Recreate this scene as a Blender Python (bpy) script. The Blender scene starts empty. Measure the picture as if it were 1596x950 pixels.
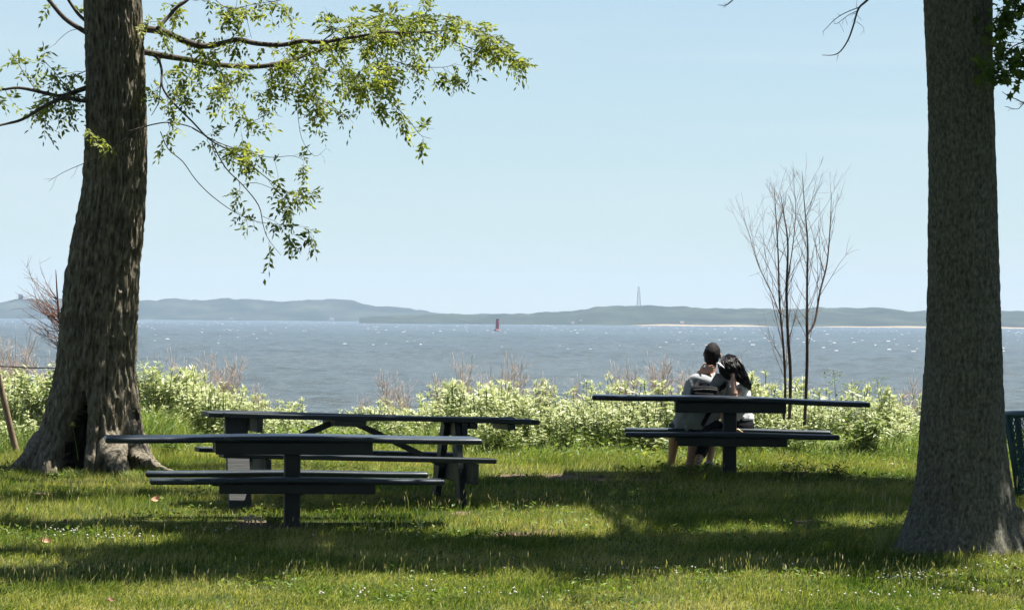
import bpy, bmesh, math, random
import numpy as np
from mathutils import Vector, Matrix
random.seed(7); rng = np.random.default_rng(7)
S = bpy.context.scene; C = S.collection
# ------------------------------------------------------------------ camera
EYE = 1.75; F = 5800.0; PITCH = math.radians(0.1976); ROLL = math.radians(0.45)
cam = bpy.data.cameras.new('camera'); co = bpy.data.objects.new('camera', cam); C.objects.link(co)
RM = Matrix.Rotation(math.radians(90)+PITCH, 3, 'X') @ Matrix.Rotation(ROLL, 3, 'Z')
co.matrix_world = Matrix.Translation((0, 0, EYE)) @ RM.to_4x4()
cam.sensor_width = 36; cam.lens = 36*F/1596; cam.clip_start = 0.5; cam.clip_end = 30000
S.camera = co
S.render.resolution_x = 1024; S.render.resolution_y = 609
# ------------------------------------------------------------------ light and sky
SUN_EL = math.radians(68); SUN_AZ = math.radians(22)      # azimuth counted from +X towards +Y (right, a little behind the scene)
SUN = Vector((math.cos(SUN_EL)*math.cos(SUN_AZ), math.cos(SUN_EL)*math.sin(SUN_AZ), math.sin(SUN_EL)))
w = bpy.data.worlds.new('World'); S.world = w; w.use_nodes = True
nt = w.node_tree; bg = nt.nodes['Background']
sky = nt.nodes.new('ShaderNodeTexSky'); sky.sky_type = 'NISHITA'; sky.sun_disc = False
sky.sun_elevation = SUN_EL; sky.sun_rotation = math.radians(90) - SUN_AZ
sky.air_density = 0.85; sky.dust_density = 0.0; sky.ozone_density = 4.0; sky.altitude = 0
# thin cirrus veils mixed in the sky by direction
tc = nt.nodes.new('ShaderNodeTexCoord'); mp = nt.nodes.new('ShaderNodeMapping'); mp.inputs['Scale'].default_value = (2.5, 2.5, 30)
ns = nt.nodes.new('ShaderNodeTexNoise'); ns.inputs['Scale'].default_value = 2.2; ns.inputs['Detail'].default_value = 4; ns.inputs['Roughness'].default_value = .45
rp = nt.nodes.new('ShaderNodeMapRange'); rp.inputs[1].default_value = .42; rp.inputs[2].default_value = .72; rp.inputs[3].default_value = 0; rp.inputs[4].default_value = .3
mx = nt.nodes.new('ShaderNodeMixRGB'); mx.inputs[2].default_value = (8.2, 7.9, 7.9, 1)
nt.links.new(tc.outputs['Generated'], mp.inputs[0]); nt.links.new(mp.outputs[0], ns.inputs['Vector']); nt.links.new(ns.outputs['Fac'], rp.inputs[0])
nt.links.new(rp.outputs[0], mx.inputs[0]); nt.links.new(sky.outputs[0], mx.inputs[1]); sp = nt.nodes.new('ShaderNodeSeparateXYZ'); nt.links.new(tc.outputs['Generated'], sp.inputs[0])      # thin summer haze veil, thinning out with height
vr = nt.nodes.new('ShaderNodeMapRange'); vr.interpolation_type = 'SMOOTHSTEP'; vr.inputs[1].default_value = 0; vr.inputs[2].default_value = .35; vr.inputs[3].default_value = .6; vr.inputs[4].default_value = 0
vm = nt.nodes.new('ShaderNodeMixRGB'); vm.inputs[2].default_value = (4.35, 5.45, 5.9, 1); nt.links.new(sp.outputs[2], vr.inputs[0]); nt.links.new(vr.outputs[0], vm.inputs[0]); nt.links.new(mx.outputs[0], vm.inputs[1]); mx = vm
wb = nt.nodes.new('ShaderNodeMixRGB'); wb.blend_type = 'MULTIPLY'; wb.inputs[0].default_value = 1; wb.inputs[2].default_value = (.88, .9, .905, 1)   # the photograph's cool white balance
nt.links.new(mx.outputs[0], wb.inputs[1]); nt.links.new(wb.outputs[0], bg.inputs[0])
bg.inputs[1].default_value = 0.05
sl = bpy.data.lights.new('sun', 'SUN'); sl.energy = 5.0; sl.angle = math.radians(.53); sl.color = (1, .955, .88)
so = bpy.data.objects.new('sun', sl); C.objects.link(so)
so.rotation_euler = SUN.to_track_quat('Z', 'Y').to_euler(); so.location = SUN*60
S.view_settings.view_transform = 'Standard'; S.view_settings.look = 'None'; S.view_settings.exposure = 1.55; S.view_settings.gamma = 1
try:
    S.cycles.use_denoising = True; S.cycles.denoising_input_passes = 'RGB_ALBEDO_NORMAL'; S.cycles.denoising_prefilter = 'ACCURATE'; S.cycles.max_bounces = 8; S.cycles.transparent_max_bounces = 8; S.cycles.volume_bounces = 0
    S.cycles.sample_clamp_indirect = 6
except Exception: pass
WATER = -3.75
# ------------------------------------------------------------------ helpers
def W(px, py, d):
    """world point that stands d metres ahead and shows at photo pixel (px, py)"""
    v = RM @ Vector(((px-798)/F, -(py-475)/F, -1))
    return Vector((v.x*d/v.y, d, EYE + v.z*d/v.y))
RI = np.array(RM.transposed())
def proj(P):
    P = np.asarray(P, float).reshape(-1, 3) - np.array([0, 0, EYE])
    c = P @ RI.T
    return np.stack([798 + F*c[:, 0]/-c[:, 2], 475 - F*c[:, 1]/-c[:, 2]], 1)
def vnoise(p, seed=0):
    p = np.asarray(p, float); i = np.floor(p).astype(np.int64); f = p - i; u = f*f*(3-2*f); r = 0
    def h(a, b, c):
        n = (a*374761393 + b*668265263 + c*1442695041 + seed*974711) & 0xffffffff
        n = ((n ^ (n >> 13))*1274126177) & 0xffffffff
        n = ((n ^ (n >> 16))*2246822519) & 0xffffffff
        return ((n ^ (n >> 15)) & 0xffffff)/float(0xffffff)
    for a in (0, 1):
        for b in (0, 1):
            for c in (0, 1):
                wgt = (u[:, 0] if a else 1-u[:, 0])*(u[:, 1] if b else 1-u[:, 1])*(u[:, 2] if c else 1-u[:, 2])
                r = r + wgt*h(i[:, 0]+a, i[:, 1]+b, i[:, 2]+c)
    return r
def fbm(p, seed=0, o=4):
    p = np.asarray(p, float); r = 0; a = .5
    for k in range(o): r = r + a*vnoise(p*(2**k), seed+k); a *= .5
    return r/(1-.5**o)
def sstep(a, b, x):
    t = np.clip((np.asarray(x, float)-a)/(b-a), 0, 1); return t*t*(3-2*t)
def ground(x, y):
    x = np.asarray(x, float); y = np.asarray(y, float)
    yy = np.where(y < 24, 24 - 3*(1-np.exp(-(24-y)/3)), y)
    yy = np.minimum(yy, 41 + (yy-41)*.25)
    z = -1.30 + .041*yy
    z = z - sstep(42.5, 62, y)*6.5
    p = np.stack([x*.7+9, y*.35, y*0], -1).reshape(-1, 3)
    return z + ((vnoise(p, 3)-.5)*.05).reshape(z.shape)
def gz(x, y): return float(ground(np.array([x]), np.array([y]))[0])

def mesh_np(name, V, faces, mats=(), midx=None, tint=None, smooth=True):
    me = bpy.data.meshes.new(name); V = np.asarray(V, np.float32)
    faces = [np.asarray(f, np.int32) for f in faces if len(f)]
    nl = sum(f.size for f in faces); nf = sum(len(f) for f in faces)
    me.vertices.add(len(V)); me.vertices.foreach_set('co', V.ravel())
    me.loops.add(nl); me.loops.foreach_set('vertex_index', np.concatenate([f.ravel() for f in faces]))
    me.polygons.add(nf)
    cnt = np.concatenate([np.full(len(f), f.shape[1], np.int32) for f in faces])
    me.polygons.foreach_set('loop_start', np.concatenate([[0], np.cumsum(cnt)[:-1]]).astype(np.int32))
    me.polygons.foreach_set('loop_total', cnt)
    for m in mats: me.materials.append(m)
    if midx is not None: me.polygons.foreach_set('material_index', np.asarray(midx, np.int32))
    me.polygons.foreach_set('use_smooth', np.full(nf, smooth))
    if tint is not None:
        a = me.attributes.new('tint', 'FLOAT', 'POINT'); a.data.foreach_set('value', np.asarray(tint, np.float32))
    me.update(calc_edges=True); me.validate()
    return me
class NB:
    """collects numpy geometry for ONE mesh"""
    def __init__(s): s.V = []; s.T = []; s.Q = []; s.t = []; s.n = 0; s.mt = []; s.mq = []
    def add(s, V, tris=None, quads=None, tint=0.5, m=0):
        V = np.asarray(V, float).reshape(-1, 3); s.V.append(V)
        s.t.append(np.broadcast_to(np.asarray(tint, float), (len(V),)))
        if tris is not None and len(tris): s.T.append(np.asarray(tris)+s.n); s.mt.append(np.full(len(tris), m))
        if quads is not None and len(quads): s.Q.append(np.asarray(quads)+s.n); s.mq.append(np.full(len(quads), m))
        s.n += len(V)
    def mesh(s, name, mats, smooth=True):
        fs = []; mi = []
        if s.T: fs.append(np.concatenate(s.T)); mi.append(np.concatenate(s.mt))
        if s.Q: fs.append(np.concatenate(s.Q)); mi.append(np.concatenate(s.mq))
        return mesh_np(name, np.concatenate(s.V), fs, mats, np.concatenate(mi), np.concatenate(s.t), smooth)
    def obj(s, name, mats, parent=None, smooth=True):
        return link(name, s.mesh(name, mats, smooth), parent)
def link(name, me, parent=None, loc=None):
    o = bpy.data.objects.new(name, me); C.objects.link(o)
    if parent is not None: o.parent = parent
    if loc is not None: o.location = loc
    return o
def tag(o, label=None, cat=None, group=None, kind=None):
    for k, v in (('label', label), ('category', cat), ('group', group), ('kind', kind)):
        if v: o[k] = v
    return o
def thing(name, label, cat, loc=(0, 0, 0), group=None, rot=None):
    o = bpy.data.objects.new(name, None); C.objects.link(o); o.location = loc; o.empty_display_size = .2
    if rot: o.rotation_euler = rot
    return tag(o, label, cat, group)
def smooth_path(pts, radii, n=4):
    pts = np.array([list(p) for p in pts], float); radii = np.interp(np.linspace(0, 1, len(pts)), np.linspace(0, 1, len(radii)), radii)
    if len(pts) < 3 or n <= 1: return pts, radii
    P = np.vstack([2*pts[0]-pts[1], pts, 2*pts[-1]-pts[-2]]); out = []; rr = []
    for i in range(len(pts)-1):
        p0, p1, p2, p3 = P[i:i+4]
        for t in np.linspace(0, 1, n, endpoint=False):
            out.append(.5*((2*p1)+(-p0+p2)*t+(2*p0-5*p1+4*p2-p3)*t*t+(-p0+3*p1-3*p2+p3)*t**3)); rr.append(radii[i]*(1-t)+radii[i+1]*t)
    out.append(pts[-1]); rr.append(radii[-1])
    return np.array(out), np.array(rr)
def tube(nb, pts, radii, seg=6, n=1, cap=True, tint=.5, m=0, flat=None, up=None):
    """flat: (a, b) factors per ring axis; up: reference direction of axis b"""
    pts, rr = smooth_path(pts, radii if hasattr(radii, '__len__') else [radii, radii], n)
    k = len(pts); T = np.gradient(pts, axis=0); T /= np.linalg.norm(T, axis=1)[:, None]+1e-9
    ref = np.array(up if up is not None else ((0, 0, 1) if abs(T[:, 2]).mean() < .8 else (0, 1, 0)), float)
    A = np.cross(T, ref); A /= np.linalg.norm(A, axis=1)[:, None]+1e-9; B = np.cross(A, T)
    th = np.linspace(0, 2*math.pi, seg, endpoint=False)
    fa, fb = flat if flat is not None else (1, 1)
    V = pts[:, None]+rr[:, None, None]*(A[:, None]*np.cos(th)[None, :, None]*fa+B[:, None]*np.sin(th)[None, :, None]*fb)
    V = V.reshape(-1, 3); q = []
    i = np.arange(k-1)[:, None]*seg; j = np.arange(seg)[None]; j2 = (j+1) % seg
    q = np.stack([i+j, i+j2, i+seg+j2, i+seg+j], -1).reshape(-1, 4)
    tris = None
    if cap:
        V = np.vstack([V, pts[0]-T[0]*rr[0]*.5, pts[-1]+T[-1]*rr[-1]*.5]); a = k*seg
        jj = np.arange(seg); e = (k-1)*seg
        tris = np.vstack([np.stack([np.full(seg, a), (jj+1) % seg, jj], -1), np.stack([np.full(seg, a+1), e+jj, e+(jj+1) % seg], -1)])
    nb.add(V, tris, q, tint, m)
def ellipsoid(nb, c, r, rot=None, seg=20, rings=12, tint=.5, m=0, fn=None):
    u = np.linspace(0, math.pi, rings+1); v = np.linspace(0, 2*math.pi, seg, endpoint=False)
    V = np.stack([np.outer(np.sin(u), np.cos(v)), np.outer(np.sin(u), np.sin(v)), np.outer(np.cos(u), np.ones(seg))], -1).reshape(-1, 3)
    if fn is not None: V = fn(V)
    V = V*np.array(r)
    if rot is not None: V = V @ np.array(rot.to_3x3()).T
    V = V+np.array(list(c))
    i = np.arange(rings)[:, None]*seg; j = np.arange(seg)[None]; j2 = (j+1) % seg
    nb.add(V, None, np.stack([i+j, i+seg+j, i+seg+j2, i+j2], -1).reshape(-1, 4), tint, m)
def unit(v): return v/(np.linalg.norm(v, axis=-1, keepdims=True)+1e-9)
def leaves(nb, O, D, N, L, Wd, tint, m=0, fold=.25, curl=.15):
    """N folded lance leaves: origin O, direction D, normal N, length L, width Wd"""
    O = np.asarray(O, float); D = unit(np.asarray(D, float)); N = np.asarray(N, float)
    Sd = unit(np.cross(D, N)); N = np.cross(Sd, D); L = np.asarray(L)[:, None]; Wd = np.asarray(Wd)[:, None]
    b = O; mid = O+D*L*.5-N*Wd*fold; l = O+D*L*.45+Sd*Wd*.5; r = O+D*L*.45-Sd*Wd*.5; t = O+D*L-N*L*curl
    k = len(O); V = np.stack([b, l, mid, r, t], 1).reshape(-1, 3); i = np.arange(k)[:, None]*5
    T = np.concatenate([i+np.array([0, 2, 1]), i+np.array([0, 3, 2]), i+np.array([1, 2, 4]), i+np.array([2, 3, 4])])
    nb.add(V, T, None, np.repeat(np.asarray(tint, float), 5), m)
def blades(nb, O, H, Wd, lean, tint, m=0, seg=2):
    """grass blades; lean = horizontal displacement vectors of the tips"""
    O = np.asarray(O, float); k = len(O); a = rng.uniform(0, math.pi, k); s = np.stack([np.cos(a), np.sin(a), a*0], -1)*Wd[:, None]*.5
    up = np.array([0, 0, 1.])
    if seg == 1:
        V = np.stack([O-s, O+s, O+up*H[:, None]+lean], 1).reshape(-1, 3); i = np.arange(k)[:, None]*3
        nb.add(V, i+np.array([0, 1, 2]), None, np.repeat(tint, 3), m)
    else:
        M = O+up*(H*.55)[:, None]+lean*.3
        V = np.stack([O-s, O+s, M-s*.75, M+s*.75, O+up*H[:, None]*(1-.25*np.linalg.norm(lean, axis=1)[:, None]/H[:, None])+lean], 1).reshape(-1, 3); i = np.arange(k)[:, None]*5
        nb.add(V, np.concatenate([i+np.array([0, 1, 3]), i+np.array([0, 3, 2]), i+np.array([2, 3, 4])]), None, np.repeat(tint, 5), m)
def rbox(nb, c, size, bev=.01, seg=2, rot=None, m=0, cuts=0, fn=None, tint=.5):
    bm = bmesh.new(); bmesh.ops.create_cube(bm, size=1)
    bmesh.ops.scale(bm, vec=size, verts=bm.verts)
    if bev > 0: bmesh.ops.bevel(bm, geom=bm.edges[:], offset=min(bev, min(size)*.49), segments=seg, profile=.5, affect='EDGES')
    if cuts:
        for k in range(1, cuts):
            x = -size[0]/2+size[0]*k/cuts
            bmesh.ops.bisect_plane(bm, geom=bm.verts[:]+bm.edges[:]+bm.faces[:], plane_co=(x, 0, 0), plane_no=(1, 0, 0))
    bmesh.ops.triangulate(bm, faces=[f for f in bm.faces if len(f.verts) != 4])
    V = np.array([v.co[:] for v in bm.verts]); bm.verts.index_update()
    if fn is not None: V = fn(V)
    if rot is not None: V = V @ np.array(rot.to_3x3()).T
    V = V+np.array(list(c))
    T = [[v.index for v in f.verts] for f in bm.faces if len(f.verts) == 3]; Q = [[v.index for v in f.verts] for f in bm.faces if len(f.verts) == 4]
    bm.free(); nb.add(V, T, Q, tint, m)
def boxobj(name, c, size, mat, parent, bev=.008, rot=None, **k):
    nb = NB(); rbox(nb, c, size, bev, 2, rot, **k); return nb.obj(name, [mat], parent, smooth=False)
def remesh(nb, name, mats, vox, parent, it=4, fac=.5):
    """one continuous skin over overlapping closed shapes"""
    o = nb.obj(name, mats, None); md = o.modifiers.new('r', 'REMESH'); md.mode = 'VOXEL'; md.voxel_size = vox
    sm = o.modifiers.new('s', 'SMOOTH'); sm.iterations = it; sm.factor = fac
    bpy.context.view_layer.update()
    me = bpy.data.meshes.new_from_object(o.evaluated_get(bpy.context.evaluated_depsgraph_get()))
    me.name = name; old = o.data; o.modifiers.clear(); o.data = me; bpy.data.meshes.remove(old)
    if not me.materials: me.materials.append(mats[0])
    me.polygons.foreach_set('use_smooth', np.ones(len(me.polygons), bool)); me.polygons.foreach_set('material_index', np.zeros(len(me.polygons), np.int32))
    if parent is not None: o.parent = parent
    return o
# ------------------------------------------------------------------ materials
def newmat(name):
    m = bpy.data.materials.new(name); m.use_nodes = True; n = m.node_tree; n.nodes.clear()
    out = n.nodes.new('ShaderNodeOutputMaterial'); return m, n, out
def ramp(n, cols, src):
    r = n.nodes.new('ShaderNodeValToRGB'); e = r.color_ramp.elements
    while len(e) < len(cols): e.new(.5)
    for k, (p, c) in enumerate(cols): e[k].position = p; e[k].color = (*c, 1)
    n.links.new(src, r.inputs[0]); return r.outputs[0]
def noise_out(n, scale, detail=4, rough=.55, vec=None, stretch=None, dist=0):
    tcn = n.nodes.new('ShaderNodeTexCoord'); src = tcn.outputs['Object'] if vec is None else vec
    if stretch:
        mpn = n.nodes.new('ShaderNodeMapping'); mpn.inputs['Scale'].default_value = stretch; n.links.new(src, mpn.inputs[0]); src = mpn.outputs[0]
    t = n.nodes.new('ShaderNodeTexNoise'); t.inputs['Scale'].default_value = scale; t.inputs['Detail'].default_value = detail
    t.inputs['Roughness'].default_value = rough; t.inputs['Distortion'].default_value = dist
    n.links.new(src, t.inputs['Vector']); return t.outputs['Fac']
def pbr(name, cols, scale=8, rough=.7, bump=0, bscale=None, stretch=None, metal=0, spec=.5, detail=5, rvar=0, sheen=0, bdist=.01):
    m, n, out = newmat(name); p = n.nodes.new('ShaderNodeBsdfPrincipled'); n.links.new(p.outputs[0], out.inputs[0])
    f = noise_out(n, scale, detail, .6, stretch=stretch)
    k = len(cols); n.links.new(ramp(n, [(.3+.4*i/max(1, k-1), c) for i, c in enumerate(cols)], f), p.inputs['Base Color'])
    p.inputs['Roughness'].default_value = rough; p.inputs['Metallic'].default_value = metal; p.inputs['Specular IOR Level'].default_value = spec
    if sheen: p.inputs['Sheen Weight'].default_value = sheen
    if rvar:
        mr = n.nodes.new('ShaderNodeMapRange'); mr.inputs[3].default_value = rough-rvar; mr.inputs[4].default_value = rough+rvar
        n.links.new(noise_out(n, scale*2.3, 4, .6), mr.inputs[0]); n.links.new(mr.outputs[0], p.inputs['Roughness'])
    if bump:
        b = n.nodes.new('ShaderNodeBump'); b.inputs['Strength'].default_value = bump; b.inputs['Distance'].default_value = bdist
        n.links.new(noise_out(n, bscale or scale*4, 5, .6, stretch=stretch), b.inputs['Height']); n.links.new(b.outputs[0], p.inputs['Normal'])
    return m
def leafmat(name, cols, trans=.45, tcol=None, rough=.5, spec=.3, pos=False):
    """leaf blade: gloss, diffuse and light shining through; colour from the tint attribute"""
    m, n, out = newmat(name); a = n.nodes.new('ShaderNodeAttribute'); a.attribute_name = 'tint'
    src = a.outputs['Fac']
    if pos:
        g = n.nodes.new('ShaderNodeNewGeometry')
        f = noise_out(n, .55, 4, .6, vec=g.outputs['Position']); ad = n.nodes.new('ShaderNodeMath'); ad.operation = 'MULTIPLY_ADD'
        ad.inputs[1].default_value = 1.5; ad.inputs[2].default_value = -.75; n.links.new(f, ad.inputs[0])
        a2 = n.nodes.new('ShaderNodeMath'); a2.operation = 'ADD'; n.links.new(ad.outputs[0], a2.inputs[0]); n.links.new(src, a2.inputs[1]); a2.use_clamp = True; src = a2.outputs[0]
    col = ramp(n, cols, src)
    d = n.nodes.new('ShaderNodeBsdfPrincipled'); d.inputs['Roughness'].default_value = rough; d.inputs['Specular IOR Level'].default_value = spec
    n.links.new(col, d.inputs['Base Color'])
    t = n.nodes.new('ShaderNodeBsdfTranslucent'); mu = n.nodes.new('ShaderNodeMixRGB'); mu.blend_type = 'MULTIPLY'; mu.inputs[0].default_value = 1
    mu.inputs[2].default_value = (*(tcol or (1.25, 1.2, .55)), 1); n.links.new(col, mu.inputs[1]); n.links.new(mu.outputs[0], t.inputs[0])
    mxs = n.nodes.new('ShaderNodeMixShader'); mxs.inputs[0].default_value = trans
    n.links.new(d.outputs[0], mxs.inputs[1]); n.links.new(t.outputs[0], mxs.inputs[2]); n.links.new(mxs.outputs[0], out.inputs[0]); return m
M = {}
M['bark_furrowed'] = pbr('bark_furrowed', [(.035, .03, .02), (.165, .145, .105), (.3, .265, .2)], 34, .92, 1, 60, (1, 1, .3), spec=.2, bdist=.02)
M['bark_fine'] = pbr('bark_fine', [(.055, .058, .044), (.15, .148, .115), (.26, .25, .2)], 46, .93, 1, 90, (1, 1, .55), spec=.2, bdist=.012)
M['hollow_shade'] = pbr('hollow_shade', [(.012, .009, .006), (.03, .022, .014)], 14, .95, .6, spec=.1)  # wood inside the trunk hollow, its deep shade painted in as near-black colour
M['branch_bark'] = pbr('branch_bark', [(.05, .04, .034), (.11, .09, .075)], 20, .9, .5, 50, spec=.2)
M['twig_dark'] = pbr('twig_dark', [(.12, .075, .06), (.24, .16, .13)], 12, .85, spec=.2)
M['stem_dark'] = pbr('stem_dark', [(.045, .03, .024), (.1, .07, .055)], 12, .85, spec=.2)
M['twig_dry'] = pbr('twig_dry', [(.4, .31, .26), (.62, .5, .43)], 6, .9, spec=.1)
M['twig_red'] = pbr('twig_red', [(.12, .06, .045), (.3, .17, .12)], 6, .85, spec=.2)
M['leaf_locust'] = leafmat('leaf_locust', [(0, (.05, .085, .014)), (.5, (.16, .21, .04)), (1, (.36, .4, .11))], .55)
M['leaf_crown'] = leafmat('leaf_crown', [(0, (.03, .06, .012)), (1, (.09, .13, .03))], .25)
M['leaf_maple'] = leafmat('leaf_maple', [(0, (.05, .1, .015)), (1, (.16, .24, .045))], .55)
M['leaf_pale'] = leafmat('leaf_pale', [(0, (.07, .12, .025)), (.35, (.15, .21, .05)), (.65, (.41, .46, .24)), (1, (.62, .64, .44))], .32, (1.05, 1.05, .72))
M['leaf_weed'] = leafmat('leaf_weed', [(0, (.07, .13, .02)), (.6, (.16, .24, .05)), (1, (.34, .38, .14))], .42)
M['grass'] = leafmat('grass', [(0, (.016, .055, .006)), (.4, (.085, .16, .018)), (.72, (.32, .33, .1)), (1, (.55, .5, .25))], .45, (1.2, 1.2, .5), .7, .08, pos=True)
M['grass_tall'] = leafmat('grass_tall', [(0, (.09, .17, .035)), (.5, (.19, .28, .08)), (1, (.4, .42, .2))], .4)
M['seed_head'] = leafmat('seed_head', [(0, (.3, .27, .12)), (1, (.55, .5, .3))], .3)
M['clover'] = leafmat('clover', [(0, (.6, .6, .55)), (1, (.75, .73, .7))], .3, (1, 1, .9))
M['soil'] = pbr('soil', [(.2, .13, .08), (.34, .23, .16), (.45, .32, .23)], 12, .95, .8, 50, spec=.1)
M['steel'] = pbr('steel', [(.011, .019, .026), (.018, .028, .036), (.02, .03, .038), (.02, .03, .038), (.06, .07, .075)], 7, .36, .12, 140, spec=.5, rvar=.1, bdist=.003)
M['steel_dark'] = pbr('steel_dark', [(.008, .011, .013), (.014, .019, .021)], 5, .5, .1, 60)
M['wood_paint'] = pbr('wood_paint', [(.011, .017, .021), (.02, .028, .033), (.045, .05, .052)], 4, .5, .35, 26, (.25, 3, 3), spec=.35, rvar=.1, bdist=.004)
M['wood_grey'] = pbr('wood_grey', [(.02, .023, .023), (.034, .037, .035), (.045, .04, .033)], 4, .6, .4, 22, (.3, 3, 3), bdist=.005)
M['green_steel'] = pbr('green_steel', [(.012, .06, .06), (.02, .085, .08)], 6, .45, 0)
M['skin'] = pbr('skin', [(.4, .215, .14), (.46, .26, .175)], 12, .55, .05, 90, spec=.35)
M['skin_fair'] = pbr('skin_fair', [(.5, .3, .22), (.58, .36, .27)], 12, .55, .05, 90, spec=.35)
M['hair_brown'] = pbr('hair_brown', [(.004, .003, .0025), (.011, .0075, .006)], 30, .65, .9, 120, spec=.2, bdist=.01)
M['hair_black'] = pbr('hair_black', [(.004, .0035, .003), (.011, .007, .0055)], 14, .42, .3, 60, (2, 2, .4), spec=.3, bdist=.004)
M['tee_grey'] = pbr('tee_grey', [(.25, .265, .28), (.3, .315, .33)], 14, .9, .5, 20, spec=.1, sheen=.15, bdist=.012)
M['tee_white'] = pbr('tee_white', [(.68, .68, .7), (.78, .78, .79)], 14, .9, .4, 22, spec=.1, bdist=.012)
M['cloth_black'] = pbr('cloth_black', [(.008, .009, .012), (.018, .019, .023)], 14, .9, .5, 24, spec=.15, bdist=.012)
M['bag'] = pbr('bag', [(.003, .0035, .005), (.006, .007, .009)], 16, .8, .5, 30, spec=.15, bdist=.008)
M['bag_grey'] = pbr('bag_grey', [(.03, .03, .032), (.12, .11, .1)], 34, .7, .3, spec=.3)
M['white_plastic'] = pbr('white_plastic', [(.75, .76, .78), (.8, .8, .82)], 5, .25)
M['brass'] = pbr('brass', [(.6, .42, .14), (.75, .6, .3)], 20, .3, metal=.6)
M['shoe'] = pbr('shoe', [(.01, .011, .014), (.025, .026, .03)], 14, .6)
M['lens'] = pbr('lens', [(.006, .006, .007), (.01, .01, .012)], 4, .08)
M['buoy_red'] = pbr('buoy_red', [(.2, .015, .025), (.36, .04, .05)], 2.5, .6, rvar=.1)
M['buoy_dark'] = pbr('buoy_dark', [(.05, .012, .02), (.09, .02, .03)], 2, .7)
M['fence_wood'] = pbr('fence_wood', [(.16, .11, .075), (.3, .22, .16)], 6, .9, .6, 30, (3, 3, .4), spec=.1)
M['wire'] = pbr('wire', [(.03, .025, .022), (.06, .05, .045)], 6, .6, metal=.5)
M['fallen'] = pbr('fallen', [(.36, .2, .12), (.5, .32, .22)], 18, .75)
M['fallen_red'] = pbr('fallen_red', [(.2, .1, .07), (.34, .2, .15)], 18, .75)
M['mushroom'] = pbr('mushroom', [(.55, .42, .32), (.7, .56, .44)], 12, .7)
M['stone'] = pbr('stone', [(.5, .42, .34), (.66, .58, .5)], 12, .85, .4)
M['hill_wood'] = pbr('hill_wood', [(.014, .022, .018), (.03, .042, .03), (.055, .068, .045)], .02, .95, spec=.05)
M['sand'] = pbr('sand', [(.2, .16, .11), (.27, .22, .155)], .05, .95, spec=.1)
M['house_white'] = pbr('house_white', [(.75, .75, .73), (.8, .8, .78)], .2, .8)
M['house_roof'] = pbr('house_roof', [(.12, .1, .09), (.2, .17, .15)], .2, .9)
M['mast'] = pbr('mast', [(.25, .22, .24), (.32, .3, .32)], .1, .7)
M['tower_block'] = pbr('tower_block', [(.12, .12, .16), (.18, .17, .2)], .1, .8)
M['foam'] = pbr('foam', [(.2, .21, .21), (.3, .3, .29)], .6, .8)
def lawn_mat():
    m, n, out = newmat('lawn_soil'); p = n.nodes.new('ShaderNodeBsdfPrincipled'); p.inputs['Roughness'].default_value = .95; p.inputs['Specular IOR Level'].default_value = .1
    n.links.new(p.outputs[0], out.inputs[0])
    c1 = ramp(n, [(.3, (.02, .035, .01)), (.55, (.035, .05, .014)), (.75, (.07, .06, .03))], noise_out(n, 1.7, 6, .6))
    a = n.nodes.new('ShaderNodeAttribute'); a.attribute_name = 'tint'
    c2 = ramp(n, [(.35, (.13, .085, .055)), (.65, (.26, .18, .125))], noise_out(n, 16, 5, .6))
    mxn = n.nodes.new('ShaderNodeMixRGB'); n.links.new(a.outputs['Fac'], mxn.inputs[0]); n.links.new(c1, mxn.inputs[1]); n.links.new(c2, mxn.inputs[2])
    n.links.new(mxn.outputs[0], p.inputs['Base Color']); return m
def water_mat():
    m, n, out = newmat('bay_water'); p = n.nodes.new('ShaderNodeBsdfPrincipled'); n.links.new(p.outputs[0], out.inputs[0])
    g = n.nodes.new('ShaderNodeNewGeometry')
    n.links.new(ramp(n, [(.3, (.045, .062, .06)), (.7, (.065, .08, .074))], noise_out(n, .012, 4, .6, vec=g.outputs['Position'], stretch=(1, .35, 1))), p.inputs['Base Color'])
    p.inputs['Roughness'].default_value = .24; p.inputs['IOR'].default_value = 1.333
    b1 = n.nodes.new('ShaderNodeBump'); b1.inputs['Strength'].default_value = .9; b1.inputs['Distance'].default_value = .55
    n.links.new(noise_out(n, 1.1, 8, .7, vec=g.outputs['Position'], stretch=(.7, 1, 1), dist=.4), b1.inputs['Height'])
    n.links.new(b1.outputs[0], p.inputs['Normal']); return m
M['lawn'] = lawn_mat(); M['water'] = water_mat()

# ------------------------------------------------------------------ ground, water, far shore
BARE = [(878, 744, 34, 5), (800, 743, 28, 3.5), (798, 834, 34, 4.5), (845, 830, 18, 3), (1010, 747, 22, 3), (930, 746, 20, 3), (395, 818, 26, 6), (190, 728, 16, 4), (60, 770, 20, 2.5), (660, 745, 16, 2.5), (455, 822, 26, 4), (1250, 815, 24, 3), (720, 800, 16, 3)]   # worn earth showing through the grass
def bare(px):
    r = np.zeros(len(px))
    for (x, y, a, b) in BARE: r = np.maximum(r, np.exp(-(((px[:, 0]-x)/a)**2+((px[:, 1]-y)/b)**2)))
    return r
def grid_sheet(xs, ys, zf):
    X, Y = np.meshgrid(xs, ys); Z = zf(X, Y); V = np.stack([X, Y, Z], -1).reshape(-1, 3); nx = len(xs)
    i = (np.arange(len(ys)-1)[:, None]*nx+np.arange(nx-1)[None]).reshape(-1, 1)
    return V, i+np.array([0, 1, nx+1, nx])
xs = np.unique(np.concatenate([np.linspace(-400, -30, 16), np.linspace(-30, -6.5, 40), np.linspace(-6.5, 6.5, 190), np.linspace(6.5, 30, 40), np.linspace(30, 400, 16)]))
ys = np.unique(np.concatenate([np.linspace(-250, 0, 14), np.linspace(0, 24, 30), np.linspace(24, 44, 190), np.linspace(44, 72, 40), [90, 140]]))
V, Q = grid_sheet(xs, ys, ground)
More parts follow.
